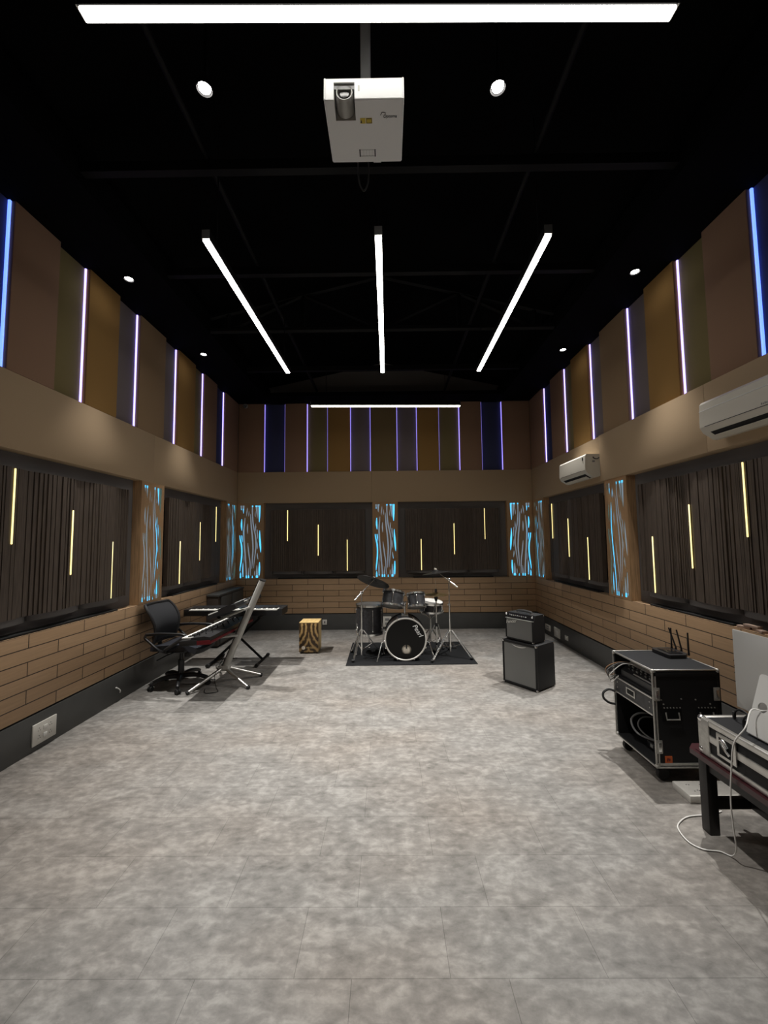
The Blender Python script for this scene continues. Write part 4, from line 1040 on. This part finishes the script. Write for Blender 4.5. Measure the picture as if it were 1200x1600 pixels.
# ================================================================== RACK CASE
t = thing('rack_flight_case', 'tall black flight case rack with aluminium edges, open towards the room', 'flight case', (1.85, 2.91, 0))
RW, RD, Z0, Z1 = .475, .50, .10, .768
def wallbox(b, x0, x1, y0, y1, z0, z1): return b.box(x0, x1, y0, y1, z0, z1)
MB().box(.012, RW - .012, .008, .020, Z0 + .012, Z1 - .012).build('end_panel', 'tolex', t)
MB().box(.012, RW - .012, RD - .020, RD - .008, Z0 + .012, Z1 - .012).build('end_panel', 'tolex', t)
MB().box(.012, RW - .012, .020, RD - .020, Z1 - .014, Z1 - .003).build('top_board', 'lid_grey', t)
MB().box(.012, RW - .012, .020, RD - .020, Z0 + .003, Z0 + .016).build('bottom_board', 'tolex', t)
MB().box(RW - .022, RW - .010, .020, RD - .020, Z0 + .016, Z1 - .014).build('back_panel', 'tolex', t)
MB().box(.014, RW - .022, .0205, RD - .0205, .572, .580).build('shelf', 'tolex', t)
def edge(x0, x1, y0, y1, z0, z1, m='alu'): MB().box(x0, x1, y0, y1, z0, z1, bev=.003).build('edge_profile', m, t)
e = .011
for y in (0, RD - e):
    for z in (Z0, Z1 - e): edge(e, RW - e, y, y + e, z, z + e, 'alu' if z > .5 else 'alu_dull')  # lower edges in duller metal than the top ones, shade put into the colour
    for x in (0, RW - e): edge(x, x + e, y, y + e, Z0, Z1, 'alu_dull' if x == 0 else 'steel_black')  # uprights darkened by material to imitate the unlit end face
for x in (0, RW - e):
    for z in (Z0, Z1 - e): edge(x, x + e, e, RD - e, z, z + e)
# second rail just inside the open side and on the end
edge(.018, .030, .002, .014, Z0 + e, Z1 - e, 'alu_dull'); edge(e, RW - e, .002, .012, Z1 - .048, Z1 - .017, 'tolex'); edge(e, RW - e, .002, .012, Z0 + .017, Z0 + .034, 'alu_dull')
for x in (0, RW):
    for y in (0, RD):
        for z in (Z1 - .012, Z0 + .012): MB().sph((x + (.010 if x == 0 else -.010), y + (.010 if y == 0 else -.010), z), .015, u=12, v=8).build('ball_corner', 'alu_dull', t)
# drawer with framed pull
dz0, dz1 = .452, .568
d = MB().box(.006, .40, .024, RD - .024, dz0, dz1).build('drawer', 'shell', t)
for z in (dz0 - .006, dz1 - .006): MB().box(.000, .008, .018, RD - .018, z, z + .012, bev=.002).build('drawer_rail', 'alu', d)
b = MB(); yc, zc = .27, .512
for y0_, y1_, z0_, z1_ in ((-.055, .055, .018, .026), (-.055, .055, -.026, -.018), (-.055, -.044, -.018, .018), (.044, .055, -.018, .018)): b.box(.000, .006, yc + y0_, yc + y1_, zc + z0_, zc + z1_)
b.build('drawer_pull', 'alu', d)
MB().box(.004, .0058, yc - .044, yc + .044, zc - .018, zc + .018).build('pull_recess', 'black', d)
for y in (.05, .45):
    for z in (.49, .53): MB().cyl((.0055, y, z), (.003, y, z), .005, seg=8).build('drawer_screw_bolt', 'alu_dull', d)
# latches, handles, sticker on the end facing the camera
def latch(x, z):
    b = MB().box(x - .022, x + .022, -.004, .002, z - .045, z + .045, bev=.004); l = b.build('latch', 'alu_dull', t)
    MB().box(x - .010, x + .010, -.010, -.003, z - .030, z + .030, bev=.003).build('latch_lever', 'chrome', l)
latch(.026, .60); latch(.026, .245); latch(RW - .03, .60)
for x in (.13, .37):
    b = MB().box(x - .065, x + .065, .003, .0078, .415, .500, bev=.002); h = b.build('recessed_handle', 'steel_black', t)
    MB().tube([(x - .045, .002, .475), (x - .045, -.008, .43), (x + .045, -.008, .43), (x + .045, .002, .475)], .005, 8, 0).build('handle_grip', 'alu_dull', h)
    for i in range(6): MB().cyl((x - .055 + .022 * i, .003, .507), (x - .055 + .022 * i, -.001, .507), .004, seg=8).build('handle_rivet', 'alu_dull', h)
for x, z in ((.075, .53), (.06, .56), (.20, .565), (.30, .56), (.40, .53)): MB().cyl((x, .008, z), (x, .004, z), .005, seg=8).build('panel_rivet', 'alu_dull', t)
MB().box(.065, .115, .006, .0079, .125, .180).build('sticker', 'orange', t)
MB().tube([(.080, .0055, .145), (.085, .0055, .165), (.095, .0055, .150), (.098, .0055, .165)], .003, 6).build('sticker_mark', 'red', t)
for x in (.07, RW - .07):
    for y in (.05, RD - .05):
        b = MB(); R = Matrix.Translation((x, y, .042)) @ Matrix.Rotation(PI / 2, 4, 'X')
        b.lathe([(0, -.016), (.038, -.016), (.042, -.010), (.042, .010), (.038, .016), (0, .016)], 20, R)
        b.box(x - .03, x + .03, y - .028, y + .028, .086, .0995)
        b.build('caster', 'rubber', t)
MB().box(.03, RW - .03, .02, RD - .02, .086, .0995).build('dolly_board', 'tolex', t)
# mixer inside
RX0, RY0 = 1.85, 2.91
t = thing('audio_mixer', 'grey rack mixer with plugged jacks in the top bay of the rack case', 'mixer', (RX0 + .04, RY0 + .05, .5805))
MB().prism([(0, 0), (.20, 0), (.20, .13), (.10, .13), (0, .05)], Matrix(((1, 0, 0, 0), (0, 0, -1, .40), (0, 1, 0, 0), (0, 0, 0, 1))), .40).build('mixer_case', 'plastic', t, smooth=False)
nf = V(-.62, 0, .78)
b = MB(Matrix.Translation((.05, .20, .093)) @ Matrix.Rotation(math.radians(-38.6), 4, 'Y')); b.box(.010, .060, -.18, .19, -.001, .003); b.build('jack_strip', 'white_plastic', t)
mixm = Matrix.Translation((.05, .20, .090)) @ Matrix.Rotation(math.radians(-38.6), 4, 'Y')
for i in range(12):
    y = -.12 + i * .026
    MB(mixm).cyl((.036, y, .003), (.036, y, .034), .0065, seg=10).build('jack_plug', 'alu', t)
for i in range(14):
    MB(mixm).cyl((-.025 + (i % 2) * .022, -.18 + i * .026, .001), (-.025 + (i % 2) * .022, -.18 + i * .026, .016), .006, seg=10).build('control_knob', 'alu_grey' if i % 3 else 'chrome', t)
MB(mixm).box(-.055, -.045, -.19, .05, .0, .003).build('front_trim', 'alu', t)
cc = [('tan_cable', 'tan audio cable drooping out of the rack case towards the room'), ('cable_grey', 'grey audio cable looping out of the top bay of the rack case'), ('rubber', 'black audio cable hanging out of the top bay of the rack case'), ('cable_white', 'thin pale audio cable sticking out of the rack case at its far end')]
for i, (m_, lb) in enumerate(cc):
    y = .43 - .018 * i
    o = MB().tube([(.045, y - .08, .715), (.0, y - .02, .70), (-.05, y + .03, .66 - .01 * i), (-.07, y + .05, .62 - .012 * i), (-.045, y + .06, .575 - .012 * i), (-.02, y + .01, .60)], .0032, 6).build('audio_cable', m_)
    o.location = (RX0, RY0, 0); tag(o, lb, 'cable', 'audio cables at the rack case')
o = MB().tube([(-.006, .47, .45), (-.04, .50, .455), (-.085, .50, .43), (-.09, .49, .39), (-.05, .485, .355), (-.006, .47, .35)], .009, 8).build('thick_cable', 'rubber'); o.location = (RX0, RY0, 0)
tag(o, 'thick black cable loop bulging from the far edge of the rack case', 'cable')
o = MB().tube([(.20, .30, .34), (.10, .34, .33), (.05, .36, .27), (.07, .32, .19), (.15, .22, .175), (.22, .16, .18)], .007, 8).tube([(.24, .32, .30), (.13, .34, .30), (.085, .33, .24), (.12, .27, .185), (.20, .18, .165)], .006, 8).build('cable_coil', 'cable_grey'); o.location = (RX0, RY0, 0)
tag(o, 'grey coiled cable lying in the open lower bay of the rack case', 'cable')
t = thing('power_strip', 'dark power strip on the floor of the rack case lower bay', 'power strip', (RX0 + .15, RY0 + .16, Z0 + .0165))
MB().box(-.035, .035, -.12, .12, 0, .045, bev=.004).build('strip_body', 'plastic', t)
for i in range(4): MB().box(-.037, -.0345, -.10 + i * .05, -.07 + i * .05, .012, .034).build('outlet', 'alu_grey', t)
# router
t = thing('wifi_router', 'flat black router with four upright antennas on top of the rack case', 'router', (2.238, 3.275, .7690), .02)
MB().prism([(-.075, -.105), (.045, -.105), (.09, -.06), (.09, .10), (.06, .12), (-.06, .12), (-.085, .09), (-.085, -.09)], Matrix(), .024).build('router_body', 'plastic', t)
MB().box(-.05, .05, -.07, .08, .024, .028, bev=.002).build('top_panel', 'gloss', t)
for (x, y, dx, dy) in ((.09, -.075, 0, 0), (.092, .0, -.012, .03), (.09, .055, -.015, .055), (.085, .10, .0, .0)):
    MB().cyl((x, y, .012), (x + dx * .12, y + dy * .12, .035), .008, seg=10).cyl((x, y, .03), (x + dx, y + dy, .185), .0065, .0055, seg=8).build('antenna', 'plastic', t)
# white board on the floor
t = thing('document_box', 'flat off-white box on the floor between rack case and maroon table', 'box', (1.92, 2.70, 0))
MB().box(0, .34, .0, .165, 0, .045, bev=.003).build('box_body', 'polystyrene', t)
b = MB()
for x, y in ((.06, .12), (.075, .118), (.09, .06), (.10, .055), (.112, .05), (.15, .12), (.065, .05)): b.box(x, x + .008, y, y + .006, .0448, .0456)
b.build('printed_marks', 'ink', t)

# ================================================================== TABLE, CASE, COMPUTER
t = thing('side_table', 'low table with maroon top and black legs under the flight case and computer', 'table', (1.79, 1.10, 0))
TW, TL, TZ = .62, 1.45, .45
c = .05
MB().prism([(c, 0), (TW - c, 0), (TW, c), (TW, TL - c), (TW - c, TL), (c, TL), (0, TL - c), (0, c)], Matrix.Translation((0, 0, TZ - .032)), .028).build('table_top', 'maroon', t)
MB().prism([(c + .02, .02), (TW - c - .02, .02), (TW - .02, c + .02), (TW - .02, TL - c - .02), (TW - c - .02, TL - .02), (c + .02, TL - .02), (.02, TL - c - .02), (.02, c + .02)], Matrix.Translation((0, 0, TZ - .004)), .004).build('top_inlay', 'maroon', t)
for x in (.032, TW - .092):
    for y in (.05, TL - .128): MB().box(x, x + .060, y, y + .060, 0, TZ - .0325, bev=.004).build('leg', 'darkwood', t)
for y in (.06, TL - .118): MB().box(.092, TW - .092, y, y + .03, .135, .195, bev=.003).build('end_stretcher', 'darkwood', t)
for x in (TW / 2 - .03,): MB().box(x, x + .06, .09, TL - .12, .14, .19, bev=.003).build('long_stretcher', 'darkwood', t)
for x in (.045, TW - .075): MB().box(x, x + .03, .11, TL - .13, TZ - .10, TZ - .0325).build('apron', 'darkwood', t)
t = thing('flight_case', 'flat black flight case with aluminium edging lying on the maroon table', 'flight case', (1.81, 1.50, TZ + .001))
CW, CL, CH = .54, .945, .205
MB().box(.006, CW - .006, .006, CL - .006, .004, CH - .010, bev=.002).build('case_body', 'tolex', t)
MB().box(.028, CW - .028, .028, CL - .028, CH - .0099, CH - .003).build('lid_panel', 'lid_grey', t)
def ed(x0, x1, y0, y1, z0, z1, m='alu'): MB().box(x0, x1, y0, y1, z0, z1, bev=.003).build('edge_profile', m, t)
for z0, z1 in ((0, .028), (CH - .030, CH), (.088, .128)):
    ed(0, .012, .02, CL - .02, z0, z1); ed(CW - .012, CW, .02, CL - .02, z0, z1); ed(.02, CW - .02, 0, .012, z0, z1); ed(.02, CW - .02, CL - .012, CL, z0, z1)
ed(.0, .030, .02, CL - .02, CH - .006, CH + .001); ed(CW - .03, CW, .02, CL - .02, CH - .006, CH + .001); ed(.02, CW - .02, 0, .03, CH - .006, CH + .001); ed(.02, CW - .02, CL - .03, CL, CH - .006, CH + .001)
for x in (0, CW):
    for y in (0, CL):
        sx, sy = (1 if x == 0 else -1), (1 if y == 0 else -1)
        MB().box(x - sx * .002, x + sx * .010, y - sy * .002, y + sy * .075, .002, CH - .002, bev=.003).build('corner_bracket', 'alu_dull', t)
        for z in (.0225, CH - .012): MB().sph((x + sx * .012, y + sy * .012, z), .021, u=12, v=8).build('ball_corner', 'chrome', t)
for yc in (CL - .195, .2):
    l = MB().box(-.007, .003, yc - .062, yc + .062, .048, .172, bev=.004).build('butterfly_latch', 'alu', t)
    MB().box(-.0085, -.0065, yc - .042, yc + .042, .066, .154).build('latch_dish', 'steel_black', l)
    MB().tube([(-.010, yc - .028, .085), (-.014, yc, .110), (-.010, yc + .028, .140), (-.012, yc + .01, .145), (-.012, yc - .02, .12)], .008, 8, 3).build('latch_wing', 'chrome', l)
# desktop computer: its silver back faces the room
t = thing('desktop_computer', 'silver all-in-one desktop computer seen from behind, standing on the flight case', 'computer', (2.03, 2.12, TZ + CH + .0025), 0)
zb = TZ + CH + .001
H0, H1 = .712 - zb, 1.152 - zb
poly = [(.012, H0), (.016, H0), (.016, H1), (.012, H1), (-.004, H1 - .03), (-.030, H1 - .14), (-.030, H0 + .12), (-.004, H0 + .02)]
g = []
for i in range(13):
    fy = i / 12 * 2 - 1; row = []
    for j in range(11):
        fz = j / 10 * 2 - 1
        bul = .030 * max(0, 1 - abs(fy) ** 2.6) * max(0, 1 - abs(fz) ** 2.6)
        row.append((-bul, .305 * fy, (H0 + H1) / 2 + (H1 - H0) / 2 * fz))
    g.append(row)
MB().sheet(g, .006).build('rear_shell', 'imac', t, angle=60)
MB().box(-.004, .006, -.306, .306, H0 - .001, H1 + .001, bev=.003).build('screen_edge', 'imac', t)
MB().box(.0062, .010, -.300, .300, H0 + .006, H1 - .006).build('screen_glass', 'gloss', t)
b = MB()
for z in (.14, .19, .23, .26): b.cyl((-.003, .3055, H0 + z), (-.003, .3075, H0 + z), .003, seg=8)
b.build('edge_ports', 'ink', t)
# stand: leaning slab with a cable hole, then the foot
cu = bpy.data.curves.new('stand', 'CURVE'); cu.dimensions = '2D'; cu.fill_mode = 'BOTH'; cu.extrude = .004; cu.bevel_depth = 0
Ls = .315
def rrect(w_, h_, r_):
    P = []
    for cx_, cy_, a0 in ((w_ / 2 - r_, h_ - r_, 0), (-w_ / 2 + r_, h_ - r_, 90), (-w_ / 2 + .002, .002, 180), (w_ / 2 - .002, .002, 270)):
        rr_ = r_ if cy_ > .1 else .002
        for k in range(7): a = math.radians(a0 + 15 * k); P.append((cx_ + rr_ * math.cos(a), cy_ + rr_ * math.sin(a)))
    return P
for P in (rrect(.20, Ls, .018), [(-.045 + .026 * math.cos(k * PI / 16), .150 + .026 * math.sin(k * PI / 16)) for k in range(32)]):
    sp = cu.splines.new('POLY'); sp.points.add(len(P) - 1); sp.use_cyclic_u = True
    for p, q_ in zip(sp.points, P): p.co = (*q_, 0, 1)
oo = bpy.data.objects.new('stand', cu); COL.objects.link(oo)
me = bpy.data.meshes.new_from_object(oo.evaluated_get(bpy.context.evaluated_depsgraph_get())); bpy.data.objects.remove(oo)
mm = MB(); mm.bm.from_mesh(me)
up = V(.096, 0, .30).normalized(); mm.xf = axes(V(-.133, .0, .008), V(0, -1, 0), up)
mm.build('stand_neck', 'stand', t, smooth=False)
MB().box(-.132, .09, -.10, .10, .0, .008, bev=.003).build('stand_foot', 'stand', t)
MB().box(-.055, -.025, -.045, .045, .235, .30, bev=.006).build('hinge', 'alu_dull', t)
# white power cable: through the stand hole, over the case and down to the floor
hole = V(2.03 - .133, 2.165, zb + .010) + up * .148
pts = [hole + V(.05, 0, -.01), hole + V(-.005, 0, -.012), hole + V(-.05, .015, -.015), (1.81, 2.125, .73), (1.772, 2.155, .64), (1.770, 2.18, .50), (1.772, 2.20, .33), (1.785, 2.21, .18), (1.80, 2.22, .08), (1.81, 2.26, .012), (1.775, 2.30, .006), (1.70, 2.315, .006), (1.66, 2.37, .006), (1.675, 2.47, .006), (1.73, 2.53, .006), (1.82, 2.575, .006), (1.96, 2.59, .006), (2.05, 2.62, .006)]
tag(MB().tube(pts, .0036, 8).build('power_cable', 'cable_white'), 'white power cable looping from the silver computer stand down to the floor', 'cable')
for i, (p_, lb) in enumerate((([(1.985, 2.40, .6585), (1.975, 2.38, .70), (1.98, 2.35, .725), (1.985, 2.31, .715), (1.985, 2.27, .69)], 'black cable arching over the flight case lid behind the computer stand'),
                              ([(1.945, 2.29, .6585), (1.94, 2.285, .70), (1.95, 2.26, .735), (1.965, 2.24, .745), (1.975, 2.235, .735)], 'black cable with a plug rising from the lid to the computer'))):
    tag(MB().tube(p_, .005, 8).cyl(Vector(p_[0]) + V(0, 0, -.0005), Vector(p_[0]) + V(0, 0, .035), .009, seg=10).build('computer_cable', 'rubber'), lb, 'cable')
# odds and ends under the table
t = thing('power_adapter', 'white plug with chrome prongs hanging below the maroon table top', 'plug', (2.08, 2.452, -.025))
MB().tube([(0, .06, .30), (.01, .05, .25), (0, .05, .20), (-.01, .05, .155)], .012, 10, 4).build('plug_lead', 'cable_white', t)
MB().box(-.05, .06, .03, .085, .295, .335, bev=.006).build('adapter_body', 'plastic', t)
for i in range(4): MB().tube([(-.13 + .045 * i, .06, .352), (-.11 + .045 * i, .05, .335), (-.09 + .045 * i, .06, .35)], .006, 8).build('chrome_link', 'chrome', t)
MB().box(-.16, .06, .045, .075, .345, .37, bev=.003).build('hanger_bar', 'steel_black', t)
